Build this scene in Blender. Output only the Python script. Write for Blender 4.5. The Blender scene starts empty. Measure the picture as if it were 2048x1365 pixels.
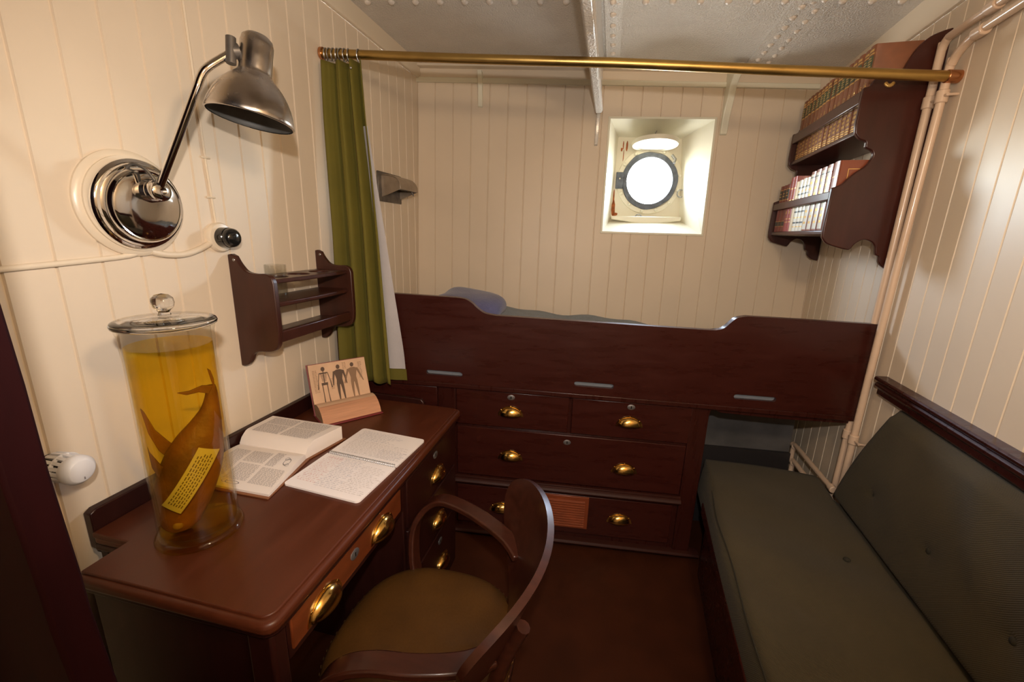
import bpy, bmesh, math, random
from math import sin, cos, pi, radians, sqrt, atan2
from mathutils import Vector, Matrix
random.seed(7)
SC = bpy.context.scene
COL = SC.collection
V3 = Vector

# ------------------------------------------------------------------ frames
B_ = radians(6.82); cb, sb = cos(B_), sin(B_)
OX, OY = -1.17, 1.6594
TILT = .018
XL = -1.17
def S(u, v, w):                      # bunk frame: u along the bunk, v towards the ship's side, w up
    return V3((OX + u*cb - v*sb, OY + u*sb + v*cb, w - TILT*(u-1.1)))
def S0(u, v, z):
    p = S(u, v, 0); p.z = z; return p
def FV(z): return .845 + (z-1.17)*.0487
def FW(u, d, z): return S0(u, FV(z)-d, z)          # outboard wall, d into the room
RR = radians(3.28); CR = .9576
def RW(s, d, z):                     # right wall, s along it, d into the room
    return V3((sin(RR)*s + cos(RR)*(CR-d), cos(RR)*s - sin(RR)*(CR-d), z))
def LW(y, d, z): return V3((XL+d, y, z))
def floor_z(x, y):
    u = (x-OX)*cb + (y-OY)*sb
    return -TILT*(u-1.1)

# ------------------------------------------------------------------ materials
MATS = {}
def nodes(name):
    m = bpy.data.materials.new(name); m.use_nodes = True
    nt = m.node_tree; b = nt.nodes['Principled BSDF']
    MATS[name] = m
    return m, nt, b
def mat(name, c, rough=.5, metal=0, coat=0, var=0, vscale=8, bump=0, bscale=60, stretch=None, spec=None, sheen=0, rvar=0, coatr=.1):
    m, nt, b = nodes(name)
    b.inputs['Base Color'].default_value = (*c, 1)
    b.inputs['Roughness'].default_value = rough
    b.inputs['Metallic'].default_value = metal
    b.inputs['Coat Weight'].default_value = coat
    b.inputs['Coat Roughness'].default_value = coatr
    if spec is not None: b.inputs['Specular IOR Level'].default_value = spec
    if sheen:
        b.inputs['Sheen Weight'].default_value = sheen
    L = nt.links
    tc = nt.nodes.new('ShaderNodeTexCoord')
    mp = nt.nodes.new('ShaderNodeMapping')
    L.new(tc.outputs['Object'], mp.inputs['Vector'])
    if stretch: mp.inputs['Scale'].default_value = stretch
    if var or rvar:
        n = nt.nodes.new('ShaderNodeTexNoise'); n.inputs['Scale'].default_value = vscale
        n.inputs['Detail'].default_value = 6
        L.new(mp.outputs[0], n.inputs['Vector'])
    if var:
        mx = nt.nodes.new('ShaderNodeMix'); mx.data_type = 'RGBA'
        mx.inputs[6].default_value = (*[max(0, x*(1-var)) for x in c], 1)
        mx.inputs[7].default_value = (*[min(1, x*(1+var)) for x in c], 1)
        mr = nt.nodes.new('ShaderNodeMapRange'); mr.inputs[1].default_value = .3; mr.inputs[2].default_value = .7
        L.new(n.outputs['Fac'], mr.inputs[0]); L.new(mr.outputs[0], mx.inputs[0])
        L.new(mx.outputs[2], b.inputs['Base Color'])
    if rvar:
        mr2 = nt.nodes.new('ShaderNodeMapRange'); mr2.inputs[1].default_value = .3; mr2.inputs[2].default_value = .7
        mr2.inputs[3].default_value = max(.02, rough-rvar); mr2.inputs[4].default_value = rough+rvar
        L.new(n.outputs['Fac'], mr2.inputs[0]); L.new(mr2.outputs[0], b.inputs['Roughness'])
    if bump:
        n2 = nt.nodes.new('ShaderNodeTexNoise'); n2.inputs['Scale'].default_value = bscale; n2.inputs['Detail'].default_value = 3
        L.new(mp.outputs[0], n2.inputs['Vector'])
        bp = nt.nodes.new('ShaderNodeBump'); bp.inputs['Strength'].default_value = bump; bp.inputs['Distance'].default_value = .01
        L.new(n2.outputs['Fac'], bp.inputs['Height']); L.new(bp.outputs[0], b.inputs['Normal'])
    return m
def weave(name, c, scale=420, bump=.5, rough=.85, var=.15, sheen=.2, wave_dir='DIAGONAL'):
    m = mat(name, c, rough, var=var, vscale=5, sheen=sheen)
    nt = m.node_tree; b = nt.nodes['Principled BSDF']; L = nt.links
    tc = nt.nodes.new('ShaderNodeTexCoord')
    w1 = nt.nodes.new('ShaderNodeTexWave'); w1.wave_type = 'BANDS'; w1.bands_direction = wave_dir
    w1.inputs['Scale'].default_value = scale/6.28; w1.inputs['Distortion'].default_value = .6
    L.new(tc.outputs['Object'], w1.inputs['Vector'])
    n = nt.nodes.new('ShaderNodeTexNoise'); n.inputs['Scale'].default_value = scale*1.2
    L.new(tc.outputs['Object'], n.inputs['Vector'])
    ad = nt.nodes.new('ShaderNodeMath'); ad.operation = 'ADD'
    L.new(w1.outputs['Fac'], ad.inputs[0]); L.new(n.outputs['Fac'], ad.inputs[1])
    bp = nt.nodes.new('ShaderNodeBump'); bp.inputs['Strength'].default_value = bump; bp.inputs['Distance'].default_value = .002
    L.new(ad.outputs[0], bp.inputs['Height']); L.new(bp.outputs[0], b.inputs['Normal'])
    return m
def see_through(name, tint, rough=.02, ior=1.45, refr=0.0):
    m = bpy.data.materials.new(name); m.use_nodes = True; MATS[name] = m
    nt = m.node_tree; nt.nodes.clear(); L = nt.links
    out = nt.nodes.new('ShaderNodeOutputMaterial')
    tr = nt.nodes.new('ShaderNodeBsdfTransparent'); tr.inputs[0].default_value = (*tint, 1)
    gl = nt.nodes.new('ShaderNodeBsdfGlossy'); gl.inputs['Roughness'].default_value = rough
    lw = nt.nodes.new('ShaderNodeLayerWeight'); lw.inputs['Blend'].default_value = .5
    pw = nt.nodes.new('ShaderNodeMath'); pw.operation = 'POWER'; pw.inputs[1].default_value = 4.0
    L.new(lw.outputs['Facing'], pw.inputs[0])
    fr = nt.nodes.new('ShaderNodeMapRange'); f0 = ((ior-1)/(ior+1))**2
    fr.inputs[3].default_value = f0; fr.inputs[4].default_value = .34
    L.new(pw.outputs[0], fr.inputs[0])
    mx = nt.nodes.new('ShaderNodeMixShader')
    src = tr.outputs[0]
    if refr:
        rf = nt.nodes.new('ShaderNodeBsdfRefraction'); rf.inputs['IOR'].default_value = 1.2
        rf.inputs['Color'].default_value = (*tint, 1); rf.inputs['Roughness'].default_value = .0
        m2 = nt.nodes.new('ShaderNodeMixShader'); m2.inputs[0].default_value = refr
        L.new(tr.outputs[0], m2.inputs[1]); L.new(rf.outputs[0], m2.inputs[2]); src = m2.outputs[0]
    L.new(fr.outputs[0], mx.inputs[0]); L.new(src, mx.inputs[1]); L.new(gl.outputs[0], mx.inputs[2])
    L.new(mx.outputs[0], out.inputs[0])
    return m

mat('cream', (.74, .62, .475), .42, var=.03, vscale=3, bump=.05, bscale=9, spec=.38)
mat('cream_smooth', (.77, .655, .50), .3, bump=.04, bscale=25)
mat('cream_bright', (.80, .76, .60), .4, bump=.06, bscale=30)
mat('deckhead', (.77, .72, .65), .22, bump=1.0, bscale=150, var=.04, coat=.35)
mat('deckhead_rivet', (.70, .62, .53), .35, bump=.4, bscale=60)
mat('deckhead_white', (.74, .70, .64), .22, bump=.7, bscale=130, coat=.4)
mat('mahogany', (.040, .0082, .0055), .3, var=.12, vscale=4, stretch=(1, 10, 10), coat=.14, coatr=.2, rvar=.06, spec=.3)
mat('mahogany_dull', (.034, .0085, .0055), .5, var=.15, vscale=5, spec=.2)
mat('mahogany_vertical', (.036, .0078, .0052), .3, var=.14, vscale=5, stretch=(8, 8, 1), coat=.14, coatr=.2, rvar=.06, spec=.3)
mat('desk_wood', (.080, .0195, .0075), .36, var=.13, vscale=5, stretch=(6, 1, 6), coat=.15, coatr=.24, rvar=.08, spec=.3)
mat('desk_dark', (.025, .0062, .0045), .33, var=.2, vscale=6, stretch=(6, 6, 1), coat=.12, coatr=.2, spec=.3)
mat('drawer_wood', (.155, .036, .010), .3, var=.25, vscale=6, stretch=(6, 1, 6), coat=.3, coatr=.2)
mat('louver_wood', (.20, .045, .015), .33, var=.2)
mat('shelf_wood', (.048, .0145, .0085), .33, var=.2, vscale=6, stretch=(4, 4, 1), coat=.15, coatr=.2, spec=.35)
mat('bookshelf_wood', (.046, .0100, .0058), .32, var=.2, vscale=6, stretch=(4, 4, 1), coat=.15, coatr=.2, spec=.35)
mat('chair_wood', (.040, .0105, .0055), .3, var=.25, vscale=9, stretch=(1, 6, 6), coat=.25, coatr=.15, spec=.35)
mat('door_wood', (.014, .0020, .0024), .6, spec=.08, var=.25, vscale=5, stretch=(5, 5, 1))
mat('lino', (.046, .0120, .0045), .46, var=.2, vscale=7, spec=.22, bump=.03, bscale=90)
mat('plinth_dark', (.012, .004, .003), .4)
mat('brass', (.72, .45, .13), .2, 1, var=.12, vscale=30, rvar=.06)
mat('brass_rod', (.46, .30, .095), .36, 1, var=.10, vscale=8, rvar=.06)
mat('chrome', (.78, .77, .76), .07, 1, rvar=.03, vscale=18)
mat('chrome_worn', (.60, .56, .53), .26, 1, var=.16, vscale=16, rvar=.1)
mat('steel', (.42, .42, .42), .35, 1)
mat('lock_steel', (.22, .21, .21), .45, .7, var=.15, vscale=80)
mat('black_plastic', (.008, .008, .008), .13, coat=.4)
mat('shade_inside', (.10, .095, .085), .55, var=.3, vscale=20)
mat('copper_end', (.55, .26, .12), .25, 1)
weave('curtain_green', (.135, .112, .0105), scale=900, bump=.10, var=.10, sheen=.0)
mat('curtain_lining', (.50, .47, .48), .9, var=.05, bump=.1, bscale=300)
weave('olive_cushion', (.050, .0375, .0155), scale=620, bump=.45, var=.14, sheen=.05)
mat('cushion_seam', (.022, .019, .011), .9)
mat('seat_leather', (.072, .030, .0055), .52, spec=.3, var=.22, vscale=7, bump=.12, bscale=160)
mat('blue_wool', (.042, .078, .105), .95, var=.25, vscale=14, bump=.4, bscale=140, sheen=.3)
mat('pillow_blue', (.095, .095, .20), .9, var=.15, vscale=8, bump=.25, bscale=90, sheen=.3)
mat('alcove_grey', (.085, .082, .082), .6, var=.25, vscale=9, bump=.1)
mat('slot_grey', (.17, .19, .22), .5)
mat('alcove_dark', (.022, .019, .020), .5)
mat('paper', (.80, .72, .66), .8, var=.02)
mat('paper_white', (.86, .80, .78), .8)
mat('paper_old', (.66, .43, .27), .85, var=.10, vscale=12)
mat('paper_old_edge', (.56, .28, .155), .85, var=.16, vscale=9, stretch=(1, 1, 60))
mat('paper_old_end', (.36, .22, .125), .85, var=.2, vscale=6, stretch=(1, 1, 60))
mat('ink', (.20, .18, .18), .8)
mat('ink_pale', (.46, .41, .39), .8)
mat('ink_red', (.62, .30, .30), .8)
mat('ink_blue', (.36, .36, .44), .8)
mat('ink_sepia', (.115, .07, .045), .8)
mat('book_board', (.22, .085, .035), .5)
mat('book_red_board', (.20, .025, .03), .5)
mat('volume_leather', (.205, .065, .022), .42, var=.15, vscale=20, coat=.15)
mat('volume_green', (.055, .07, .028), .45, var=.4, vscale=60)
mat('gilt', (.72, .46, .15), .33, .7)
mat('dark_red_cloth', (.20, .030, .022), .45, var=.12, vscale=20, coat=.2)
mat('red_cloth', (.33, .045, .035), .42, coat=.2)
mat('maroon_cloth', (.14, .010, .022), .5)
mat('cream_cloth', (.62, .47, .28), .5)
mat('ivory_cloth', (.74, .70, .58), .3, coat=.5, coatr=.12)
mat('brown_red_leather', (.24, .055, .022), .35, coat=.3)
mat('dark_label', (.022, .026, .018), .4)
mat('white_plastic', (.78, .77, .78), .35)
mat('dark_gap', (.02, .012, .008), .8)
mat('gasket', (.10, .115, .14), .5, var=.35, vscale=30, bump=.3, bscale=60)
mat('rust', (.36, .10, .025), .85, var=.4, vscale=40)
mat('bronze_dark', (.13, .115, .10), .42, .6, var=.3, vscale=30)
mat('lamp_beige', (.30, .235, .17), .35, .3, var=.2, vscale=20, coat=.2)
mat('specimen_skin', (.17, .060, .016), .6, var=.5, vscale=9, bump=.3, bscale=40)
mat('specimen_pale', (.20, .105, .035), .6, var=.3, vscale=14)
mat('tag_paper', (.50, .42, .30), .7, var=.08, vscale=14)
mat('pipe_paint', (.68, .50, .36), .28, bump=.04, bscale=30, coat=.3)
mat('nail', (.30, .17, .07), .4, .8)
see_through('clear_glass', (.93, .93, .915), .01, 1.7)
see_through('jar_glass', (.985, .985, .965), .01, 1.52)
see_through('foot_glass', (.90, .84, .66), .02, 1.5)
see_through('amber_fluid', (.97, .815, .235), .03, 1.1, refr=.0)
gm, gnt, gb = nodes('solid_glass')
gb.inputs['Transmission Weight'].default_value = 1; gb.inputs['Roughness'].default_value = .0; gb.inputs['IOR'].default_value = 1.5
see_through('port_glass', (.97, .98, .98), .01, 1.5)

# ------------------------------------------------------------------ mesh builder
class MB:
    def __init__(s, xf=None):
        s.v = []; s.f = []; s.m = []; s.xf = xf or (lambda *p: V3(p)); s.mats = []
    def mi(s, m):
        if m is None: return 0
        if m not in s.mats: s.mats.append(m)
        return s.mats.index(m)
    def add(s, vs, fs, m=None, raw=False):
        o = len(s.v); k = s.mi(m)
        for p in vs: s.v.append(V3(p) if raw else s.xf(*p))
        for f in fs: s.f.append([i+o for i in f]); s.m.append(k)
    def box(s, a0, a1, b0, b1, c0, c1, m=None):
        vs = [(a, b, c) for a in (a0, a1) for b in (b0, b1) for c in (c0, c1)]
        s.add(vs, [(0,1,3,2),(4,6,7,5),(0,4,5,1),(2,3,7,6),(0,2,6,4),(1,5,7,3)], m)
    def prism(s, poly, ax, t0, t1, m=None):
        n = len(poly)
        def P(p, t):
            q = list(p); q.insert(ax, t); return tuple(q)
        vs = [P(p, t0) for p in poly] + [P(p, t1) for p in poly]
        fs = [tuple(range(n))[::-1], tuple(range(n, 2*n))]
        fs += [(i, (i+1) % n, n+(i+1) % n, n+i) for i in range(n)]
        s.add(vs, fs, m)
    def tube(s, path, r, seg=12, m=None, caps=True, closed=False, flat=None):
        pts = [V3(p) for p in path]; n = len(pts)
        vs = []; prev = None
        for i, p in enumerate(pts):
            if closed: t = pts[(i+1) % n]-pts[i-1]
            else: t = pts[min(i+1, n-1)]-pts[max(i-1, 0)]
            t.normalize()
            if prev is None:
                a = V3((0, 0, 1)) if abs(t.z) < .9 else V3((1, 0, 0))
                nx = t.cross(a).normalized()
            else:
                nx = (prev - t*prev.dot(t)).normalized()
            prev = nx; ny = t.cross(nx)
            rr = r[i] if isinstance(r, (list, tuple)) else r
            for k in range(seg):
                a = 2*pi*k/seg
                vs.append(p + nx*cos(a)*rr + ny*sin(a)*rr)
        fs = []
        rng = n if closed else n-1
        for i in range(rng):
            j = (i+1) % n
            for k in range(seg):
                k2 = (k+1) % seg
                fs.append((i*seg+k, i*seg+k2, j*seg+k2, j*seg+k))
        if caps and not closed:
            fs.append(tuple(range(seg))[::-1]); fs.append(tuple((n-1)*seg+k for k in range(seg)))
        s.add(vs, fs, m)
    def lathe(s, prof, mtx=None, seg=40, m=None, sx=1, sy=1, caps=True):
        mtx = mtx or Matrix(); vs = []; n = len(prof)
        for r, h in prof:
            for k in range(seg):
                a = 2*pi*k/seg
                vs.append(mtx @ V3((r*cos(a)*sx, r*sin(a)*sy, h)))
        fs = []
        for i in range(n-1):
            for k in range(seg):
                k2 = (k+1) % seg
                fs.append((i*seg+k, i*seg+k2, (i+1)*seg+k2, (i+1)*seg+k))
        if caps and prof[0][0] > 1e-5: fs.append(tuple(range(seg))[::-1])
        if caps and prof[-1][0] > 1e-5: fs.append(tuple((n-1)*seg+k for k in range(seg)))
        s.add(vs, fs, m)
    def dome(s, c, r, h, n=V3((0, 0, -1)), seg=10, m=None):
        q = V3((0, 0, 1)).rotation_difference(V3(n)).to_matrix().to_4x4()
        s.lathe([(r*cos(a), h*sin(a)) for a in (0, .5, 1.0, 1.35)]+[(0, h)], Matrix.Translation(c) @ q, seg, m)
    def grid(s, fn, nu, nv, m=None, closeu=False):
        vs = [fn(i/(nu if closeu else nu-1), j/(nv-1)) for i in range(nu) for j in range(nv)]
        fs = []
        for i in range(nu if closeu else nu-1):
            for j in range(nv-1):
                i2 = (i+1) % nu
                fs.append((i*nv+j, i2*nv+j, i2*nv+j+1, i*nv+j+1))
        s.add(vs, fs, m)
    def sphere(s, c, r, m=None, seg=20):
        rx, ry, rz = r if isinstance(r, (tuple, list)) else (r, r, r)
        k = 10
        s.lathe([(sin(pi*i/k), -cos(pi*i/k)) for i in range(k+1)], Matrix.Translation(c) @ Matrix.Diagonal((rx, ry, rz, 1)), seg, m)
    def plate(s, outer, holes, ax, t0, t1, m=None):
        bm = bmesh.new(); ed = []
        for loop in [outer]+holes:
            vv = [bm.verts.new((p[0], p[1], 0)) for p in loop]
            ed += [bm.edges.new((vv[i], vv[(i+1) % len(vv)])) for i in range(len(vv))]
        bmesh.ops.triangle_fill(bm, use_beauty=True, edges=ed)
        bm.verts.index_update(); fl = [[v.index for v in f.verts] for f in bm.faces]
        pv = [(v.co.x, v.co.y) for v in bm.verts]; bm.free()
        def P(p, t):
            q = list(p); q.insert(ax, t); return tuple(q)
        n = len(pv)
        vs = [P(p, t0) for p in pv]+[P(p, t1) for p in pv]
        fs = [f for f in fl]+[[i+n for i in f][::-1] for f in fl]
        o = 0
        for loop in [outer]+holes:
            k = len(loop)
            fs += [(o+i, o+(i+1) % k, n+o+(i+1) % k, n+o+i) for i in range(k)]
            o += k
        s.add(vs, fs, m)

def build(name, b, m, parent=None, bevel=0, smooth=40, subdiv=0, kind=None, label=None, seg=2, normals=True):
    me = bpy.data.meshes.new(name)
    off = parent['_o'] if parent is not None and '_o' in parent else (0, 0, 0)
    off = V3(off)
    me.from_pydata([p-off for p in b.v], [], b.f)
    names = b.mats if b.mats else []
    if names:
        for x in names: me.materials.append(MATS[x])
        for p, k in zip(me.polygons, b.m): p.material_index = k
    else: me.materials.append(MATS[m])
    if normals:
        bm = bmesh.new(); bm.from_mesh(me)
        bmesh.ops.recalc_face_normals(bm, faces=bm.faces); bm.to_mesh(me); bm.free()
    if smooth:
        for p in me.polygons: p.use_smooth = True
        me.set_sharp_from_angle(angle=radians(smooth))
    o = bpy.data.objects.new(name, me); COL.objects.link(o)
    if parent is not None: o.parent = parent; o['_o'] = tuple(off)
    if bevel:
        md = o.modifiers.new('bevel', 'BEVEL'); md.width = bevel; md.segments = seg; md.limit_method = 'ANGLE'; md.angle_limit = radians(35)
        md.harden_normals = False
    if subdiv:
        md = o.modifiers.new('sub', 'SUBSURF'); md.levels = subdiv; md.render_levels = subdiv
    if kind: o['kind'] = kind
    if label: o['label'] = label
    return o
def thing(name, label, cat, loc=(0, 0, 0), group=None):
    o = bpy.data.objects.new(name, None); COL.objects.link(o)
    o.empty_display_size = .05; o.location = loc; o['_o'] = tuple(loc)
    o['label'] = label; o['category'] = cat
    if group: o['group'] = group
    return o
def single(name, b, m, label, cat, loc, group=None, **k):
    tmp = {'_o': tuple(loc)}
    me_par = None
    bb = b; off = V3(loc); bb.v = [p-off for p in bb.v]
    o = build(name, bb, m, None, **k); o.location = loc
    o['label'] = label; o['category'] = cat
    if group: o['group'] = group
    return o
def smoothpath(pts, n=6):
    P = [V3(p) for p in pts]; out = []
    for i in range(len(P)-1):
        p0 = P[max(i-1, 0)]; p1 = P[i]; p2 = P[i+1]; p3 = P[min(i+2, len(P)-1)]
        for k in range(n):
            t = k/n
            out.append(.5*((2*p1)+(p2-p0)*t+(2*p0-5*p1+4*p2-p3)*t*t+(3*p1-p0-3*p2+p3)*t**3))
    out.append(P[-1]); return out
def smooth2(pts, n=5):
    return [(p.x, p.y) for p in smoothpath([(a, b, 0) for a, b in pts], n)]
def arc2(cx, cy, r, a0, a1, n=8):
    return [(cx+r*cos(radians(a0+(a1-a0)*i/n)), cy+r*sin(radians(a0+(a1-a0)*i/n))) for i in range(n+1)]
def stadium(cx, cy, L, h, n=6):
    r = h/2
    return arc2(cx+L/2-r, cy, r, -90, 90, n)+arc2(cx-L/2+r, cy, r, 90, 270, n)
def text_geo(txt, size):
    cu = bpy.data.curves.new('t', 'FONT'); cu.body = txt; cu.size = size; cu.align_x = 'CENTER'; cu.align_y = 'CENTER'
    cu.resolution_u = 2
    o = bpy.data.objects.new('t', cu)
    me = o.to_mesh()
    vs = [(v.co.x, v.co.y) for v in me.vertices]; fs = [tuple(p.vertices) for p in me.polygons]
    o.to_mesh_clear(); bpy.data.objects.remove(o); bpy.data.curves.remove(cu)
    return vs, fs

# ------------------------------------------------------------------ room shell
def grooved(name, fn, s0, s1, z0, z1, pitch, phase, hole=None, gw=.0075, gd=.0055, m='cream'):
    prof = [(s0, 0.)]
    k = math.ceil((s0-phase)/pitch)
    while phase+k*pitch < s1-.01:
        c = phase+k*pitch
        if c > s0+.01:
            prof += [(c-gw/2, 0), (c-gw*.22, -gd), (c+gw*.22, -gd), (c+gw/2, 0)]
        k += 1
    prof.append((s1, 0.))
    if hole:
        h0, h1, g0, g1 = hole
        prof = sorted(set([p for p in prof if abs(p[0]-h0) > .006 and abs(p[0]-h1) > .006]+[(h0, 0.), (h1, 0.)]))
    b = MB()
    Z = (lambda s: z0(s)) if callable(z0) else (lambda s: z0)
    Y = (lambda s: z1(s)) if callable(z1) else (lambda s: z1)
    for i in range(len(prof)-1):
        (a, da), (c, dc) = prof[i], prof[i+1]
        spans = [(None, None)]
        if hole and a >= h0-1e-6 and c <= h1+1e-6: spans = [('b', g0), (g1, 't')]
        for p, q in spans:
            la = Z(a) if p in (None, 'b') else p; lc = Z(c) if p in (None, 'b') else p
            ua = Y(a) if q in (None, 't') else q; uc = Y(c) if q in (None, 't') else q
            b.add([fn(a, da, la), fn(c, dc, lc), fn(c, dc, uc), fn(a, da, ua)], [(0, 1, 2, 3)])
    return build(name, b, m, kind='structure', smooth=0, normals=False)

grooved('wall_left', lambda s, d, z: LW(s, d, z), -.95, 2.60, -.05, 2.45, .0895, .695)
WIN = (1.222, 1.786, 1.497, 2.110)
grooved('wall_far', lambda s, d, z: FW(s, d, z), -.02, 2.62, -.05, 2.45, .1067, .212, hole=WIN)
grooved('wall_right', lambda s, d, z: RW(s, d, z), -1.0, 2.95, -.05, 2.45, .0870, 1.786-.0870*20)
b = MB(); b.box(-1.3, 1.1, -.97, -.93, -.05, 2.45)
build('wall_near', b, 'cream', kind='structure', smooth=0)
# floor
b = MB()
fl = [(-1.25, -1.0), (1.3, -1.0), (1.3, 2.95), (-1.25, 2.95)]
b.add([(x, y, floor_z(x, y)) for x, y in fl]+[(x, y, floor_z(x, y)-.05) for x, y in fl], [(0,1,2,3),(7,6,5,4),(0,4,5,1),(1,5,6,2),(2,6,7,3),(3,7,4,0)])
build('floor', b, 'lino', kind='structure', smooth=0)
# deckhead with riveted plating
CZ = 2.372
def DK(x, y, w):
    return V3((x, y, w + floor_z(x, y)))
b = MB(DK)
b.box(-1.25, 1.3, -1.0, 2.95, CZ, CZ+.05, 'deckhead')
def rivet(x, y, w=CZ, r=.0150, h=.011):
    p = DK(x, y, w); b2 = MB(); b2.dome(p, r, h, V3((0, 0, -1)), 10)
    b.add(b2.v, b2.f, 'deckhead_rivet', raw=True)
b.box(-.105, -.035, 1.0, 2.62, CZ-.009, CZ+.001, 'deckhead_white')      # beam flange on the plating
b.box(.60, .75, 1.0, 2.70, CZ-.007, CZ+.001, 'deckhead')                # lapped seam strap
for i in range(16): rivet(-.072, 1.30+i*.098, CZ-.009, .014)
for i in range(15):
    rivet(.640, 1.42+i*.086, CZ-.007, .014); rivet(.700, 1.46+i*.086, CZ-.007, .012)
for i in range(21):
    x = -1.08+i*.103
    if abs(x+.12) < .06: continue
    rivet(x, 1.885+.113*(x+1.1))
build('ceiling', b, None, kind='structure', smooth=35)
# deck beam (bulb angle)
b = MB(DK)
prof = [(-.137, CZ), (-.119, CZ), (-.119, 2.165), (-.108, 2.150), (-.104, 2.135), (-.112, 2.120), (-.142, 2.118), (-.150, 2.135), (-.137, 2.16)]
b.prism([(x, z) for x, z in prof], 1, -.92, 2.60)
build('trim_1', b, 'deckhead_white', kind='structure', bevel=.004)
# cornices and mouldings
b = MB()
b.prism([(XL, 2.316), (XL+.014, 2.318), (XL+.020, 2.33), (XL+.020, 2.375), (XL+.03, 2.402), (XL, 2.402)], 1, -.93, 2.56)
build('trim_2', b, 'cream_smooth', kind='structure', bevel=.003)
b = MB(lambda s, d, z: RW(s, d, z))
b.prism([(0, 2.255), (.012, 2.256), (.02, 2.268), (.024, 2.33), (.03, 2.36), (0, 2.36)], 0, -.95, 2.83)
build('trim_3', b, 'cream_smooth', kind='structure', bevel=.003)
def FWt(u, d, w): 
    p = FW(u, d, w); p.z -= TILT*(u-1.1); return p
b = MB(FWt)
b.box(.0, 2.30, .0, .018, 2.280, 2.306)
build('trim_4', b, 'cream_bright', kind='structure', bevel=.003)
b = MB(FWt)
b.box(.0, 2.30, 0, .055, 2.352, 2.366); b.box(0, 2.30, 0, .008, 2.306, 2.366)
build('trim_5', b, 'cream_smooth', kind='structure', bevel=.002)
# knees under the deck on the outboard wall
def knee(name, u, pts, t, m='cream_bright'):
    b = MB(FW); b.prism(pts, 0, u-t/2, u+t/2)
    build(name, b, m, kind='structure', bevel=.003)
knee('trim_6', .478, [(0, 2.165), (.012, 2.170), (.02, 2.24), (.035, 2.30), (.06, 2.345), (0, 2.345)], .026)
knee('trim_7', 1.150, [(0, 1.965), (.014, 1.972), (.022, 2.06), (.05, 2.16), (0, 2.16)], .018, 'deckhead_white')
knee('trim_8', 1.838, [(0, 2.028), (.014, 2.034), (.03, 2.12), (.06, 2.20), (.075, 2.26), (.12, 2.30), (.14, 2.345), (0, 2.345)], .036)

# dado rail on the right wall
b = MB(lambda s, d, z: RW(s, d, z))
b.prism([(0, .905), (.012, .905), (.022, .915), (.022, .935), (.034, .945), (.036, .955), (.028, .963), (.04, .970), (.042, .978), (.036, .984), (0, .986)], 0, -.9, 1.875)
build('trim_9', b, 'mahogany', kind='structure', smooth=25, bevel=.0015)

# ------------------------------------------------------------------ porthole window
win = bpy.data.objects.new('window_1', None); COL.objects.link(win); win['kind'] = 'structure'
h0, h1, g0, g1 = WIN
fr = [(h0, 0, g0), (h1, 0, g0), (h1, 0, g1), (h0, 0, g1)]
bk = [(1.286, -.2, 1.568), (1.706, -.2, 1.578), (1.672, -.2, 2.050), (1.296, -.2, 2.056)]
b = MB(FW)
b.add(fr+bk, [(0, 1, 5, 4), (1, 2, 6, 5), (2, 3, 7, 6), (3, 0, 4, 7)])
build('reveal', b, 'cream_bright', win, smooth=0)
b = MB(FW)      # thin raised lip round the opening
o_ = .012
b.plate([(h0-o_, g0-o_), (h1+o_, g0-o_), (h1+o_, g1+o_), (h0-o_, g1+o_)], [[(h0, g0), (h1, g0), (h1, g1), (h0, g1)]], 1, -.004, .005)
build('window_lip', b, 'cream_bright', win, bevel=.002)
PC = (1.503, 1.806); PR = .139
def PFW(x, d, z): return FW(x, -.2+d, z)
b = MB(PFW)
ring = [(PC[0]+PR*cos(2*pi*i/48), PC[1]+PR*sin(2*pi*i/48)) for i in range(48)]
b.plate([(1.24, 1.53), (1.75, 1.53), (1.75, 2.10), (1.24, 2.10)], [ring], 1, -.03, 0)
build('back_plate', b, 'cream_bright', win, smooth=0)
b = MB(PFW)
def annul(b, r0, r1, d0, d1, n=64, wob=0, m=None):
    P = []
    for i in range(n):
        a = 2*pi*i/n
        ro = r1*(1+wob*(sin(3*a+1)+.6*sin(7*a)+.4*sin(11*a+2)))
        P.append([(PC[0]+rr*cos(a), d, PC[1]+rr*sin(a)) for rr, d in ((r0, d0), (r0, d1), (ro, d1), (ro, d0))])
    vs = [p for q in P for p in q]
    fs = [(i*4+k, i*4+(k+1) % 4, ((i+1) % n)*4+(k+1) % 4, ((i+1) % n)*4+k) for i in range(n) for k in range(4)]
    b.add(vs, fs, m)
annul(b, .167, .196, -.001, .010)
build('port_flange', b, 'cream_bright', win, bevel=.003)
b = MB(PFW); annul(b, .136, .166, -.025, .016, wob=.018)
b.prism([(.008, 1.755), (.02, 1.76), (.02, 1.85), (.008, 1.855)], 0, 1.300, 1.345)
build('port_gasket', b, 'gasket', win, bevel=.003)
for k in range(13):
    a = 2*pi*(k+.4)/13
    b = MB(); b.dome(PFW(PC[0]+.181*cos(a), .010, PC[1]+.181*sin(a)), .0115, .011, V3((sb, -cb, 0)), 10)
    build('bolt', b, 'cream_bright', win)
b = MB(PFW)
P = [(PC[0]+.139*cos(2*pi*i/48), PC[1]+.139*sin(2*pi*i/48)) for i in range(48)]
b.prism(P, 1, -.024, -.014)
build('pane', b, 'port_glass', win, smooth=0)
b = MB(PFW)      # wing nut, hooks and the lug ring
b.tube([(1.620, .02, 1.955), (1.640, .03, 1.930), (1.632, .035, 1.905)], .008, 8)
b.tube([(PC[0]+.19+.02*cos(2*pi*i/16), .02, 1.735+.022*sin(2*pi*i/16)) for i in range(16)], .0035, 6, closed=True)
b.tube([(1.452+.018*cos(2*pi*i/16), .03, 1.590+.016*sin(2*pi*i/16)) for i in range(16)], .004, 6, closed=True)
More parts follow.
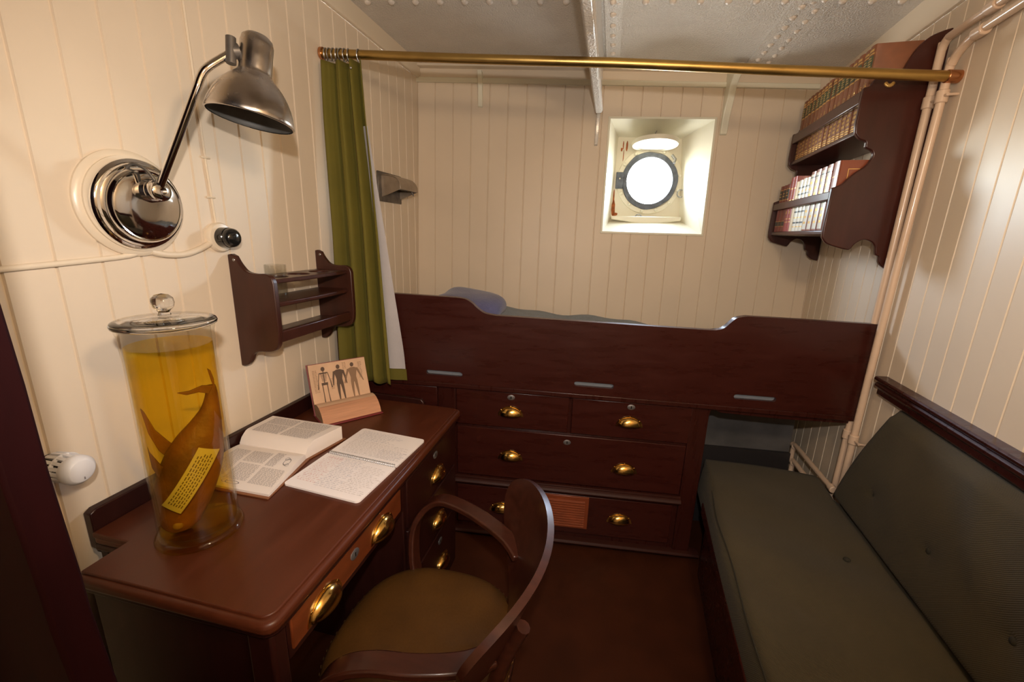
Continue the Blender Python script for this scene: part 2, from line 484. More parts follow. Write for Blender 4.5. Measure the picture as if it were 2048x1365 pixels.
b.tube([(1.44, .03, 1.582), (1.485, .04, 1.572)], .006, 8)
build('port_fittings', b, 'steel', win)
b = MB(PFW)      # drip tray lip at the bottom
b.prism([(1.286, 1.572), (1.50, 1.545), (1.706, 1.572), (1.706, 1.596), (1.286, 1.592)], 1, 0, .05)
build('drip_tray', b, 'cream_bright', win, bevel=.006)
b = MB(PFW)
for (x, z, w_, h_) in ((1.352, 2.005, .010, .055), (1.330, 2.01, .006, .045), (1.322, 1.985, .010, .018), (1.298, 1.64, .020, .085), (1.296, 1.70, .008, .09), (1.31, 1.605, .03, .018), (1.335, 1.95, .004, .06)):
    P = [(x+w_*.5*cos(2*pi*i/14)*(1+.35*random.random()), z+h_*.5*sin(2*pi*i/14)*(1+.3*random.random())) for i in range(14)]
    b.prism(P, 1, .0, .0012)
build('rust_stain', b, 'rust', win, smooth=0, label='rust streaks')
# deadlight cover hooked up under the top of the recess
dl = thing('deadlight_cover', 'round white porthole cover swung up and hooked under the top of the window recess', 'porthole cover', FW(1.49, -.1, 2.0))
mt = Matrix.Translation(FW(1.496, -.085, 2.004)) @ Matrix.Rotation(B_, 4, 'Z') @ Matrix.Rotation(radians(-6), 4, 'X')
b = MB(); b.lathe([(0, -.012), (.095, -.012), (.108, -.010), (.112, -.016), (.128, -.016), (.132, -.006), (.130, .008), (.118, .012), (0, .014)], mt, 48)
build('disc', b, 'cream_bright', dl)
b = MB(FW); b.box(1.46, 1.52, -.16, -.09, 2.012, 2.02); b.tube([(1.50, -.12, 2.018), (1.50, -.12, 2.045)], .012, 10)
build('hinge_lug', b, 'gasket', dl, bevel=.002)
b = MB(FW)
b.tube([(1.500, -.12, 2.040), (1.508, -.118, 2.052), (1.497, -.118, 2.062), (1.505, -.117, 2.075)], .0035, 6)
build('hook', b, 'steel', dl)

# ------------------------------------------------------------------ door jamb at the left foreground
jb = bpy.data.objects.new('door_1', None); COL.objects.link(jb); jb['kind'] = 'structure'
edge = [(2.40, -.606), (1.41, -.590), (1.30, -.584), (1.20, -.583), (1.07, -.574), (1.02, -.573), (.90, -.559), (.70, -.548), (.4, -.54), (0.0, -.535)]
edge = edge[::-1]
b = MB()
poly = [(x, z) for z, x in edge]+[(-1.168, 2.40), (-1.168, 0.02)]
b.prism(poly, 1, .262, .30)
build('jamb_board', b, 'door_wood', jb, bevel=.004)
b = MB()
poly = [(-.745+.001*i*0, 0.02), (-.722, 2.40), (-1.168, 2.40), (-1.168, .02)]
b.prism(poly, 1, .235, .263)
build('jamb_facing', b, 'door_wood', jb, bevel=.004)

# ------------------------------------------------------------------ bunk
def cup_mesh():
    b = MB()
    a, h, p = .050, .040, .026
    n, k = 20, 8
    def shell(sc):
        vs = []
        for i in range(n+1):
            ph = pi*i/n
            for j in range(k+1):
                t = (pi/2)*j/k
                vs.append((a*sc*cos(ph), -p*sc*sin(t)*sin(ph)**.45 if 0 < i < n else 0, h*sc*sin(ph)*cos(t)))
        return vs
    # quarter ellipsoid: angle ph across, t from the wall outline to the front lip
    vs = []
    for i in range(n+1):
        ph = pi*i/n
        for j in range(k+1):
            t = (pi/2)*j/k
            vs.append((a*cos(ph), -p*sin(t)*sin(ph), h*cos(t)*sin(ph)))
    fs = [(i*(k+1)+j, (i+1)*(k+1)+j, (i+1)*(k+1)+j+1, i*(k+1)+j+1) for i in range(n) for j in range(k)]
    b.add(vs, fs)
    fl = [(1.16*a*cos(pi*i/24), -.004+1.22*h*sin(pi*i/24)) for i in range(25)]
    b.prism(fl, 1, -.0022, .0)
    for an in (35, 90, 145):
        b.dome(V3((1.07*a*cos(radians(an)), -.0022, 1.10*h*sin(radians(an))-.001)), .0035, .0015, V3((0, -1, 0)), 8)
    return b
CUP = cup_mesh()
cupdata = [None]
def handle(parent, pos, rotz, sc=1.0, name='handle'):
    if cupdata[0] is None:
        o = build(name, MBcopy(CUP), 'brass', None, smooth=60)
        md = o.modifiers.new('solid', 'SOLIDIFY'); md.thickness = .0012
        cupdata[0] = o
    else:
        o = cupdata[0].copy(); COL.objects.link(o)
    o.parent = parent; o.location = V3(pos)-V3(parent['_o']); o.rotation_euler = (0, 0, rotz); o.scale = (sc, sc, sc)
    return o
def MBcopy(x):
    b = MB(); b.v = [v.copy() for v in x.v]; b.f = [list(f) for f in x.f]; b.m = list(x.m); return b
def lockplate(parent, pos, rotz, w=.017, h=.012):
    b = MB()
    mt = Matrix.Translation(pos) @ Matrix.Rotation(rotz, 4, 'Z') @ Matrix.Rotation(pi/2, 4, 'X')
    b.lathe([(1, 0), (1, .0015), (.9, .0022), (0, .0022)], mt @ Matrix.Diagonal((w, h, 1, 1)), 24, 'lock_steel')
    b2 = MB(); b2.prism([(-.002, -.006), (.002, -.006), (.0018, .001), (.003, .004), (0, .0065), (-.003, .004), (-.0018, .001)], 1, -.0028, -.002)
    mt2 = Matrix.Translation(pos) @ Matrix.Rotation(rotz, 4, 'Z')
    b.add([mt2 @ v for v in b2.v], b2.f, 'black_plastic', raw=True)
    return build('keyhole', b, None, parent)

bunk = thing('bunk', 'built-in dark mahogany bunk with high leeboard and drawers below, across the far end', 'bunk', S(1.1, .4, 0))
# leeboard
top = [(0.0, 1.186), (.50, 1.186)]+smooth2([(.545, 1.186), (.585, 1.182), (.615, 1.167), (.640, 1.145), (.672, 1.126), (.72, 1.119)], 4)
top += [(1.60, 1.119)]+smooth2([(1.625, 1.120), (1.655, 1.131), (1.678, 1.155), (1.700, 1.176), (1.74, 1.186)], 4)+[(2.238, 1.187)]
outer = top+[(2.238, .797), (0, .797)]
slots = [stadium(.492, .842, .165, .021), stadium(1.154, .843, .170, .021), stadium(1.822, .843, .170, .021)]
b = MB(S); b.plate(outer, slots, 1, -.012, .018)
build('leeboard', b, 'mahogany', bunk, bevel=.006, seg=3)
for uc, wc, L_ in ((.492, .842, .165), (1.154, .843, .170), (1.822, .843, .170)):
    b = MB(S); b.prism(stadium(uc, wc, L_+.006, .027), 1, .004, .012)
    build('slot_liner', b, 'slot_grey', bunk, smooth=0)
# carcass: rail under the leeboard, stiles, back of the drawers
b = MB(S)
b.box(0.10, 2.238, -.016, .03, .776, .797)                 # rail
b.prism([(1.58, .776), (1.70, .776), (1.66, .766), (1.655, .745), (1.655, .03), (1.58, .03)], 1, .0, .03)
b.prism([(1.66, .776), (2.238, .776), (2.238, .758), (1.95, .752), (1.70, .758)], 1, .002, .028)
b.box(.46, .54, .002, .03, .03, .776); b.box(.10, .115, .002, .03, .03, .776)
b.box(.10, 1.60, .010, .03, .03, .776)
b.box(1.635, 1.655, .03, .80, .03, .79)                      # alcove side
b.box(0.02, 1.64, .03, .80, .765, .785)                      # bed board
b.box(1.64, 2.20, .03, .80, .765, .785)
build('carcass', b, 'mahogany_vertical', bunk, bevel=.003)
b = MB(S)
b.box(.10, 1.655, .02, .06, -.01, .05)
build('plinth', b, 'plinth_dark', bunk)
b = MB(S)
b.prism([(.0, .300), (-.018, .302), (-.024, .312), (-.018, .322), (-.010, .326), (-.010, .334), (-.002, .338), (0.0, .338)], 0, .54, 1.585)
build('moulding', b, 'mahogany_dull', bunk, bevel=.0015)
b = MB(S)
b.prism([(.03, .028), (-.016, .030), (-.020, .038), (-.014, .048), (.004, .054), (.03, .054)], 0, .10, 1.70)
build('base_moulding', b, 'mahogany_dull', bunk, bevel=.0015)
def bdrawer(u0, u1, w0, w1, hs, ks):
    b = MB(S); b.box(u0, u1, -.004, .012, w0, w1)
    d = build('drawer', b, 'mahogany', bunk, bevel=.003)
    for (u, w) in hs: handle(d, S(u, -.004, w), B_, 1.0)
    for (u, w) in ks: lockplate(d, S(u, -.004, w), B_)
    return d
bdrawer(.545, 1.053, .602, .772, [(.795, .664)], [(.795, .750)])
bdrawer(1.069, 1.582, .602, .772, [(1.322, .664)], [(1.323, .752)])
bdrawer(.549, 1.577, .346, .590, [(.800, .446), (1.320, .434)], [(1.056, .556)])
bdrawer(.549, 1.556, .085, .288, [(.765, .166), (1.322, .172)], [])
bdrawer(.115, .455, .602, .772, [], [])
bdrawer(.115, .455, .10, .590, [], [])
b = MB(S)
b.box(.968, 1.176, -.012, .0, .118, .286)
louver = build('louver_panel', b, 'louver_wood', bunk, bevel=.002)
for i in range(11):
    z = .128+i*.0128
    b = MB(S); b.prism([(-.012, z), (-.020, z+.002), (-.020, z+.005), (-.012, z+.010)], 0, .982, 1.158)
    build('slat', b, 'louver_wood', louver, smooth=0)
# alcove lining under the bunk
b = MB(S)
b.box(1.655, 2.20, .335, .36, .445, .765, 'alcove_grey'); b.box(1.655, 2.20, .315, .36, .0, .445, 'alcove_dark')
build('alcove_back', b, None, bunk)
# mattress with blanket
def matt(x, y):
    u = .04+x*2.14; v = .05+y*.76
    w = .985+.10*max(0, 1-((u-.62)/.75)**2)*.35+.010*sin(9*u+3*v)+.006*sin(23*u)-.02*max(0, u-1.3)
    e = min(x, 1-x, y, 1-y)
    return S(u, v, w-.05*max(0, 1-e/.05)**2)
b = MB()
nu, nv = 60, 24
b.grid(matt, nu, nv)
k = len(b.v)
ring = [i*nv for i in range(nu)]+[(nu-1)*nv+j for j in range(1, nv)]+[i*nv+nv-1 for i in range(nu-2, -1, -1)]+[j for j in range(nv-2, 0, -1)]
for i in ring:
    p = b.v[i].copy(); x, y = p.x, p.y
    u = (x-OX)*cb+(y-OY)*sb; p.z = .790-TILT*(u-1.1); b.v.append(p)
for i in range(len(ring)):
    j = (i+1) % len(ring); b.f.append([ring[i], ring[j], k+j, k+i]); b.m.append(0)
single('mattress', b, 'blue_wool', 'mattress spread with a blue-grey wool blanket on the bunk behind the leeboard', 'mattress', S(1.1, .4, .79))
# pillow
def pil(x, y):
    a = 2*pi*x; t = (y-.5)*pi
    def sp(c, e): return math.copysign(abs(c)**e, c)
    cu, cv, cw = .175*sp(cos(t), .45)*sp(cos(a), .5), .17*sp(cos(t), .45)*sp(sin(a), .5), .060*sp(sin(t), .8)
    cw += .012*sin(9*cu+20*cv)*cos(t)+.018*(cu > 0)*cos(a)*0
    return S(.515+cu+.1*cv, .50+cv, 1.075+cw-.10*cu+.05*cv)
b = MB(); b.grid(pil, 40, 16, closeu=True)
single('pillow', b, 'pillow_blue', 'blue-violet pillow at the left end of the bunk, beside the outboard wall', 'pillow', S(.475, .5, 1.0))

# ------------------------------------------------------------------ curtain rod, rings and curtain
R0 = V3((-1.168, 1.672, 2.127)); R1 = V3((1.064, 1.847, 2.010))
rod = thing('curtain_rod', 'long brass curtain rod spanning the cabin in front of the bunk', 'curtain rod', (R0+R1)/2)
b = MB(); b.tube([R0.lerp(R1, .004), R0.lerp(R1, .25), R0.lerp(R1, .5)+V3((0, 0, .004)), R0.lerp(R1, .75), R0.lerp(R1, .985)], .0165, 24)
build('rod', b, 'brass_rod', rod)
b = MB(); b.tube([R0.lerp(R1, .982), R0.lerp(R1, 1.0)], .0195, 24)
build('end_socket', b, 'copper_end', rod, bevel=.002)
b = MB(); b.tube([R0, R0.lerp(R1, .006)], .022, 24)
build('end_socket', b, 'copper_end', rod, bevel=.002)
ax = (R1-R0).normalized()
ring0 = None
for i, t in enumerate((.010, .017, .024, .031, .039, .045, .052, .070)):
    c = R0.lerp(R1, t)+V3((0, 0, -.0035))
    if ring0 is None:
        b = MB()
        pts = []
        e1 = V3((0, 0, 1)); e2 = ax.cross(e1).normalized(); e1 = e2.cross(ax)
        b.tube([e1*.0215*cos(2*pi*k/20)+e2*.0215*sin(2*pi*k/20) for k in range(20)], .0024, 8, closed=True)
        r = build('curtain_ring', b, 'steel')
        ring0 = r
    else:
        r = ring0.copy(); COL.objects.link(r)
    r.location = c; r.rotation_euler = (0, 0, random.uniform(-.25, .25))
    r['category'] = 'curtain ring'
    r['label'] = 'steel curtain ring bunched with others at the left end of the brass rod' if i < 7 else 'steel curtain ring standing apart, rightmost of the rings on the brass rod'
    if i < 7: r['group'] = 'curtain rings bunched on the rod'
cur = thing('curtain', 'olive green bunk curtain drawn back to the left wall, hanging from the brass rod', 'curtain', (-1.0, 1.62, .82))
CE = [(2.088, -1.152, -.985), (1.90, -1.150, -.970), (1.70, -1.142, -.950), (1.45, -1.132, -.930), (1.20, -1.130, -.914), (1.0, -1.130, -.900), (.818, -1.126, -.888)]
def cint(z, k):
    for i in range(len(CE)-1):
        if CE[i][0] >= z >= CE[i+1][0]:
            t = (CE[i][0]-z)/(CE[i][0]-CE[i+1][0]); return CE[i][k]*(1-t)+CE[i+1][k]*t
    return CE[-1][k] if z < 1 else CE[0][k]
def cloth(x, y):
    zt = 2.088; zb = .818+.012*sin(7*x*pi)
    z = zt+(zb-zt)*y
    xl, xr = cint(z, 1), cint(z, 2)
    amp = .024+.012*y
    q_ = sin(2*pi*(3.1*x**1.15+.15+.12*sin(2.2*y)))
    fold = amp*math.copysign(abs(q_)**.7, q_)*.9+.006*sin(2*pi*7*x+2*y)*(1-y)
    xx = .010+xl+(xr-xl)*x+.004*sin(2*pi*3.1*x+1.2)*(x*(1-x)*4)
    # the folds hang between the rod and the desk end
    return (xx, 1.612+.044*(1-y)-fold, z)
b = MB(); b.grid(cloth, 70, 46)
o = build('drape', b, 'curtain_green', cur, smooth=180)
md = o.modifiers.new('solid', 'SOLIDIFY'); md.thickness = .003; md.offset = 1
def lining(x, y):
    zt = 1.86; zb = .868
    z = zt+(zb-zt)*y
    xr = cint(z, 2)
    wd = -.004+.048*min(1, y*1.08)**1.25
    return (xr-.06+(wd+.06)*x, 1.660+.006*sin(5*x+3*y), z)
b = MB(); b.grid(lining, 10, 20)
build('lining', b, 'curtain_lining', cur, smooth=180, label='pale grey lining')
def hem(x, y):
    z = .868-.052*y; xr = cint(z, 2)
    return (xr-.06+.1085*x, 1.658+.006*sin(5*x+3), z)
b = MB(); b.grid(hem, 10, 6)
o = build('hem', b, 'curtain_green', cur, smooth=180)
b = MB(); b.dome(V3((-1.012, 1.627, 2.055)), .005, .004, V3((0, -1, 0)), 10)
build('press_stud', b, 'steel', cur)

# ------------------------------------------------------------------ reading lamp on the left wall by the bunk
rl = thing('reading_lamp', 'small beige box reading lamp on the left wall inside the bunk', 'reading lamp', (XL, 2.18, 1.68))
b = MB(); b.box(XL, XL+.010, 2.055, 2.300, 1.607, 1.752)
build('back_plate', b, 'bronze_dark', rl, bevel=.003)
b = MB()
pr = smooth2([(XL+.008, 1.738), (XL+.04, 1.738), (XL+.075, 1.732), (XL+.100, 1.716), (XL+.113, 1.694), (XL+.116, 1.668)], 4)
pr = pr+[(x-(.004 if i < 3 else .003), z-(.003 if i > 3 else .001)) for i, (x, z) in enumerate([(XL+.116, 1.667), (XL+.113, 1.690), (XL+.100, 1.712), (XL+.075, 1.728), (XL+.04, 1.734), (XL+.012, 1.734)])]
b.prism([(x, z) for x, z in pr], 1, 2.085, 2.285)
for y in (2.085, 2.281):
    b.prism([(XL+.008, 1.737), (XL+.04, 1.736), (XL+.075, 1.730), (XL+.098, 1.715), (XL+.111, 1.694), (XL+.113, 1.667), (XL+.008, 1.628)], 1, y, y+.004)
build('shade', b, 'lamp_beige', rl, bevel=.0015)
b = MB(); b.tube([(XL+.055, 2.10, 1.69), (XL+.055, 2.27, 1.69)], .018, 14)
build('bulb_tube', b, 'shade_inside', rl)
b = MB(); b.tube([(XL+.10, 2.235, 1.672), (XL+.112, 2.238, 1.646)], .004, 8)
build('switch_lever', b, 'bronze_dark', rl)

# ------------------------------------------------------------------ chrome wall lamp
lp = thing('wall_lamp', 'large chrome swing-arm wall lamp with a bell shade on the left wall', 'lamp', (XL, .872, 1.51))
mw = Matrix.Translation((XL, .872, 1.510)) @ Matrix.Rotation(pi/2, 4, 'Y')
mwt = Matrix.Translation((XL+.006, .872, 1.510)) @ Matrix.Rotation(pi/2+radians(4.5), 4, 'Y')
b = MB(); b.lathe([(.126, 0), (.126, .006), (.120, .012), (.112, .013), (.112, .018), (0, .018)], mw, 56)
build('wall_pad', b, 'cream_smooth', lp, label='cream painted round wall pad')
b = MB(); b.lathe([(.106, .017), (.107, .024), (.102, .030), (.099, .031), (.097, .037), (.092, .040), (.089, .040), (.087, .047), (.083, .051), (.0795, .050), (.074, .0525), (.03, .054), (0, .054)], mwt, 64)
build('base', b, 'chrome', lp)
hubc = V3((XL, .876, 1.543))
mh = Matrix.Translation(hubc) @ Matrix.Rotation(pi/2, 4, 'Y')
b = MB(); b.lathe([(.036, .052), (.034, .056), (.028, .060), (.0265, .075), (.025, .0755), (.025, .090), (.0235, .092), (.0235, .098), (.019, .102), (.008, .103), (.008, .097), (0, .097)], mh, 36)
build('hub', b, 'chrome', lp)
J0 = V3((XL+.092, .874, 1.548)); JB = V3((-.952, .900, 1.775)); JB2 = V3((-.930, .918, 1.820)); J1 = V3((-.898, .958, 1.862))
b = MB(); b.tube([J0, J0.lerp(JB, .5)]+smoothpath([JB, V3((-.943, .907, 1.800)), JB2, J1], 5), .0088, 14)
build('arm', b, 'chrome', lp)
# head
T_ = V3((-.864, 1.000, 1.910)); RM = V3((-.886, .974, 1.719))
axis = (T_-RM).normalized()
HEAD = Matrix.Translation(RM) @ V3((0, 0, 1)).rotation_difference(axis).to_matrix().to_4x4()
HL = (T_-RM).length
b = MB()
sh = [(.0950, 0), (.0962, .002), (.0950, .010), (.0915, .024), (.0850, .042), (.0760, .060), (.0640, .077), (.0510, .091), (.0410, .100), (.0375, .105)]
b.lathe([(r-.0025, h-.0005) for r, h in sh][::-1]+sh, HEAD, 64, caps=False)
build('shade', b, 'chrome_worn', lp)
b = MB(); b.lathe([(r-.004, h+.001) for r, h in sh]+[(0, .108)], HEAD, 48, caps=False)
o = build('shade_lining', b, 'shade_inside', lp, label='dark shade interior')
b = MB(); b.lathe([(.0380, .103), (.0368, .107), (.0362, .112), (.0355, .172), (.0325, .184), (.025, .191), (.013, .195), (0, .196)], HEAD, 40)
build('cap', b, 'chrome_worn', lp)
b = MB(); b.lathe([(0, .025), (.016, .029), (.025, .048), (.024, .066), (.014, .085), (.014, .105)], HEAD, 20)
build('bulb', b, 'clear_glass', lp)
b = MB(); hp = HEAD @ V3((0, 0, .158))
jd = (hp-J1).normalized()
b.tube([J1+jd*-.004, J1+jd*.012], .016, 16); b.tube([J1, hp], .009, 12)
b.tube([J1+V3((-.0, -.012, -.012))+V3((0, 0, -.018)), J1+V3((0, -.004, .028))], .011, 12)
build('swivel_joint', b, 'bronze_dark', lp, bevel=.001)
b = MB(); b.tube(smoothpath([(XL+.050, .838, 1.590), (XL+.062, .846, 1.600), (XL+.078, .860, 1.590), (XL+.088, .870, 1.566)], 5), .0035, 8)
build('cord', b, 'bronze_dark', lp, label='short brown cord')

# switch and wiring
sw = thing('wall_switch', 'round black push switch on a cream base to the right of the wall lamp', 'switch', (XL, 1.112, 1.430))
ms = Matrix.Translation((XL, 1.108, 1.430)) @ Matrix.Rotation(pi/2, 4, 'Y')
b = MB(); b.lathe([(.044, 0), (.044, .008), (.040, .014), (.030, .016), (0, .016)], ms, 40)
build('base', b, 'cream_smooth', sw)
b = MB(); b.lathe([(.030, .014), (.030, .040), (.028, .042), (.029, .044), (.027, .056), (.020, .063), (.010, .0655), (0, .066)], ms, 40)
build('knob', b, 'black_plastic', sw)
cd = thing('wiring_conduit', 'thin cream painted wiring run along the left wall to lamp and switch', 'cable', (XL, .8, 1.39))
b = MB(); b.tube(smoothpath([(XL+.004, .30, 1.357), (XL+.004, .60, 1.370), (XL+.004, .82, 1.384), (XL+.005, .862, 1.394), (XL+.005, .880, 1.406)], 5), .0065, 10)
build('conduit', b, 'cream_smooth', cd)
b = MB(); b.tube(smoothpath([(XL+.005, .895, 1.395), (XL+.005, .93, 1.386), (XL+.005, .985, 1.384), (XL+.005, 1.035, 1.397), (XL+.005, 1.07, 1.412)], 5), .0085, 10)
build('conduit', b, 'cream_smooth', cd)
b = MB(); b.tube([(XL+.003, 1.102, 1.468), (XL+.003, 1.096, 1.62), (XL+.003, 1.092, 2.30)], .0035, 8)
build('conduit', b, 'cream_smooth', cd)
for z in (1.545, 1.655):
    b = MB(); b.tube([(XL+.001, 1.084, z), (XL+.006, 1.098, z), (XL+.001, 1.112, z)], .003, 8)
    build('clip', b, 'cream_smooth', cd)

# ------------------------------------------------------------------ glass rack on the left wall
rk = thing('glass_rack', 'small dark wooden wall rack with scrolled sides and pierced top shelf', 'wall shelf', (XL, 1.34, 1.2))
side = [(0, 1.378), (.012, 1.380)]+smooth2([(.026, 1.374), (.040, 1.350), (.062, 1.328), (.095, 1.322), (.130, 1.323), (.150, 1.314), (.158, 1.296)], 4)
side += smooth2([(.160, 1.15), (.156, 1.105), (.142, 1.080), (.115, 1.070), (.075, 1.067), (.052, 1.056), (.040, 1.034), (.026, 1.018), (.012, 1.013)], 4)+[(0, 1.013)]
for y in (1.130, 1.546):
    b = MB(); b.prism([(XL+d, z) for d, z in side], 1, y, y+.019)
    build('side_panel', b, 'shelf_wood', rk, bevel=.003)
outer = [(XL+.002, 1.149), (XL+.140, 1.149), (XL+.146, 1.25), (XL+.150, 1.35), (XL+.146, 1.45), (XL+.140, 1.546), (XL+.002, 1.546)]
holes = [[(XL+.078+.038*cos(2*pi*i/24), y+.038*sin(2*pi*i/24)) for i in range(24)] for y in (1.235, 1.345, 1.462)]
b = MB(); b.plate(outer, holes, 2, 1.290, 1.304)
build('shelf', b, 'shelf_wood', rk, bevel=.003)
b = MB(); b.prism(outer, 2, 1.214, 1.230); build('shelf', b, 'shelf_wood', rk, bevel=.004)
b = MB(); b.box(XL+.002, XL+.135, 1.149, 1.546, 1.098, 1.112); build('shelf', b, 'shelf_wood', rk, bevel=.003)
b = MB(); b.box(XL+.128, XL+.146, 1.149, 1.546, 1.098, 1.136); build('shelf_lip', b, 'shelf_wood', rk, bevel=.004)
for y in (1.130, 1.546):
    b = MB(); b.dome(V3((XL+.022, y, 1.362)), .005, .002, V3((0, -1, 0)), 10)
    build('screw', b, 'steel', rk)
mg = Matrix.Translation((XL+.078, 1.235, 1.2305))
b = MB(); b.lathe([(0, 0), (.030, 0), (.0315, .004), (.0335, .112), (.0325, .113), (.0310, .112), (.0290, .010), (0, .010)], mg, 32)
for v in b.v:
    pass
single('drinking_glass', b, 'clear_glass', 'clear fluted drinking glass standing in the nearest hole of the wall rack', 'glass', (XL+.078, 1.235, 1.2305), smooth=30)

# ------------------------------------------------------------------ desk
DZ = .750
dk = thing('desk', 'mahogany pedestal desk with brass cup handles along the left wall', 'desk', (-.86, 1.06, 0))
r_ = .028
def corner(cx, cy, a0): return [(cx+r_*cos(radians(a0+i*15)), cy+r_*sin(radians(a0+i*15))) for i in range(7)]
x0, x1, y0, y1 = -1.144, -.556, .524, 1.590
outer = [(x0, .630), (-1.036, .630), (-1.036, y0)]+corner(x1-r_, y0+r_, 270)+corner(x1-r_, y1-r_, 0)+[(x0, y1)]
b = MB(); b.prism(outer, 2, .716, .7445)
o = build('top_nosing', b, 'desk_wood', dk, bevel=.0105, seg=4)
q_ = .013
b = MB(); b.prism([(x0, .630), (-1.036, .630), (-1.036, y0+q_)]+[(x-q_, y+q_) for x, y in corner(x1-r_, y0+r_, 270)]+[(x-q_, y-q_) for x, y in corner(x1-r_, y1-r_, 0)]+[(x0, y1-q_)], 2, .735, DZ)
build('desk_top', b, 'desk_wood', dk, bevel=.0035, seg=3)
b = MB()      # cyma moulding under the edge
inset = [(x0, .630), (-1.036, .630), (-1.036, y0+.008)]+[(x-.008*1, y) for x, y in corner(x1-r_, y0+r_+.008, 270)]+[(x-.008, y-.008) for x, y in corner(x1-r_, y1-r_, 0)]+[(x0, y1-.008)]
b.prism(inset, 2, .702, .718)
build('edge_moulding', b, 'desk_dark', dk, bevel=.004)
b = MB(); b.prism([(.636, .700), (1.60, .700), (1.60, .803), (.650, .803), (.636, .795)], 0, XL+.002, XL+.025)
build('back_board', b, 'desk_dark', dk, bevel=.003)
b = MB(); b.prism([(XL+.025, .745), (-.722, .745), (-.722, .757), (-.735, .772), (XL+.025, .777)], 1, 1.574, 1.592)
build('end_board', b, 'desk_dark', dk, bevel=.003)
FX = -.573
# near end: panel with corner post
b = MB(); b.box(-1.034, -.630, .548, .572, floor_z(-.8, .56), .704)
build('end_panel', b, 'desk_dark', dk, bevel=.004)
b = MB(); b.box(-.634, FX, .540, .580, floor_z(-.6, .56), .704)
build('corner_post', b, 'desk_dark', dk, bevel=.008, seg=3)
b = MB(); b.box(-1.135, -1.115, .635, 1.56, .12, .704)
build('back_panel', b, 'desk_dark', dk)
b = MB(); b.box(FX-.018, FX-.002, .580, 1.085, .600, .704)
build('apron', b, 'desk_dark', dk, bevel=.002)
b = MB(); b.box(-1.12, FX-.004, 1.085, 1.565, floor_z(-.8, 1.3), .704)
build('pedestal', b, 'desk_dark', dk, bevel=.004)
def ddrawer(ya, yb, za, zb, hs, ks, m):
    b = MB(); b.box(FX-.016, FX+.003, ya, yb, za, zb)
    d = build('drawer', b, m, dk, bevel=.003)
    for (y, z) in hs: handle(d, (FX+.003, y, z), pi/2, 1.05)
    for (y, z) in ks: lockplate(d, (FX+.003, y, z), pi/2, .018, .013)
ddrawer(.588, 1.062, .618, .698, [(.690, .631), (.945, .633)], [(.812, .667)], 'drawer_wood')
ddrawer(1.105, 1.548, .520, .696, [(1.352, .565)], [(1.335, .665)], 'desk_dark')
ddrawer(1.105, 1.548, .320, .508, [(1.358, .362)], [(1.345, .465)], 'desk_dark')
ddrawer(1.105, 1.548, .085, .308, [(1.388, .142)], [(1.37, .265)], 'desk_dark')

# ------------------------------------------------------------------ thermostat valve
tv = thing('radiator_valve', 'white slotted radiator thermostat head on the left wall behind the desk', 'thermostat', (XL, .63, .885))
A0 = V3((XL+.004, .600, .946)); A1 = V3((XL+.094, .603, .942))
td = (A1-A0).normalized(); TL = (A1-A0).length
TM = Matrix.Translation(A0) @ V3((0, 0, 1)).rotation_difference(td).to_matrix().to_4x4()
b = MB(); b.lathe([(.012, 0), (.024, .002), (.026, .02), (.026, TL-.02), (0, TL-.02)], TM, 28)
build('core', b, 'dark_gap', tv)
for i in range(16):
    a = 2*pi*i/16
    b = MB(); e = V3((cos(a), sin(a), 0)); t = V3((-sin(a), cos(a), 0))
    for (q0, q1, r0, r1) in ((.005, TL-.03, .026, .033),):
        vs = [TM @ (e*r+t*w+V3((0, 0, h))) for r, h in ((.0255, .008), (.0295, .015), (.0325, TL*.5), (.0305, TL-.018), (.0255, TL-.014)) for w in (-.0034, .0034)]
        b.add(vs, [(0, 1, 3, 2), (2, 3, 5, 4), (4, 5, 7, 6), (6, 7, 9, 8), (0, 2, 4, 6, 8), (9, 7, 5, 3, 1), (8, 9, 1, 0)], raw=True)
    build('rib', b, 'white_plastic', tv, smooth=0)
b = MB(); b.lathe([(.030, TL-.026), (.032, TL-.020), (.032, TL-.008), (.028, TL-.003), (.0255, TL), (.0235, TL+.0015), (0, TL+.002)], TM, 40, 'white_plastic')
b.lathe([(.0305, TL*.48), (.033, TL*.49), (.033, TL*.52), (.0305, TL*.53)], TM, 40, 'white_plastic')
b.add([TM @ V3((.020*cos(a)*1, .020*sin(a), TL+.0026)) for a in (0, .15, .15, 0)][:2]+[TM @ V3((.014*cos(a), .014*sin(a), TL+.0026)) for a in (.15, 0)], [(0, 1, 2, 3)], 'ink', raw=True)
build('dial_cap', b, 'white_plastic', tv)
b = MB(); b.tube([A0+td*.012, A0+td*.010+V3((0, -.05, 0)), A0+td*.010+V3((0, -.062, -.02)), A0+td*.010+V3((0, -.065, -.6))], .009, 12)
build('pipe_stub', b, 'cream_smooth', tv)

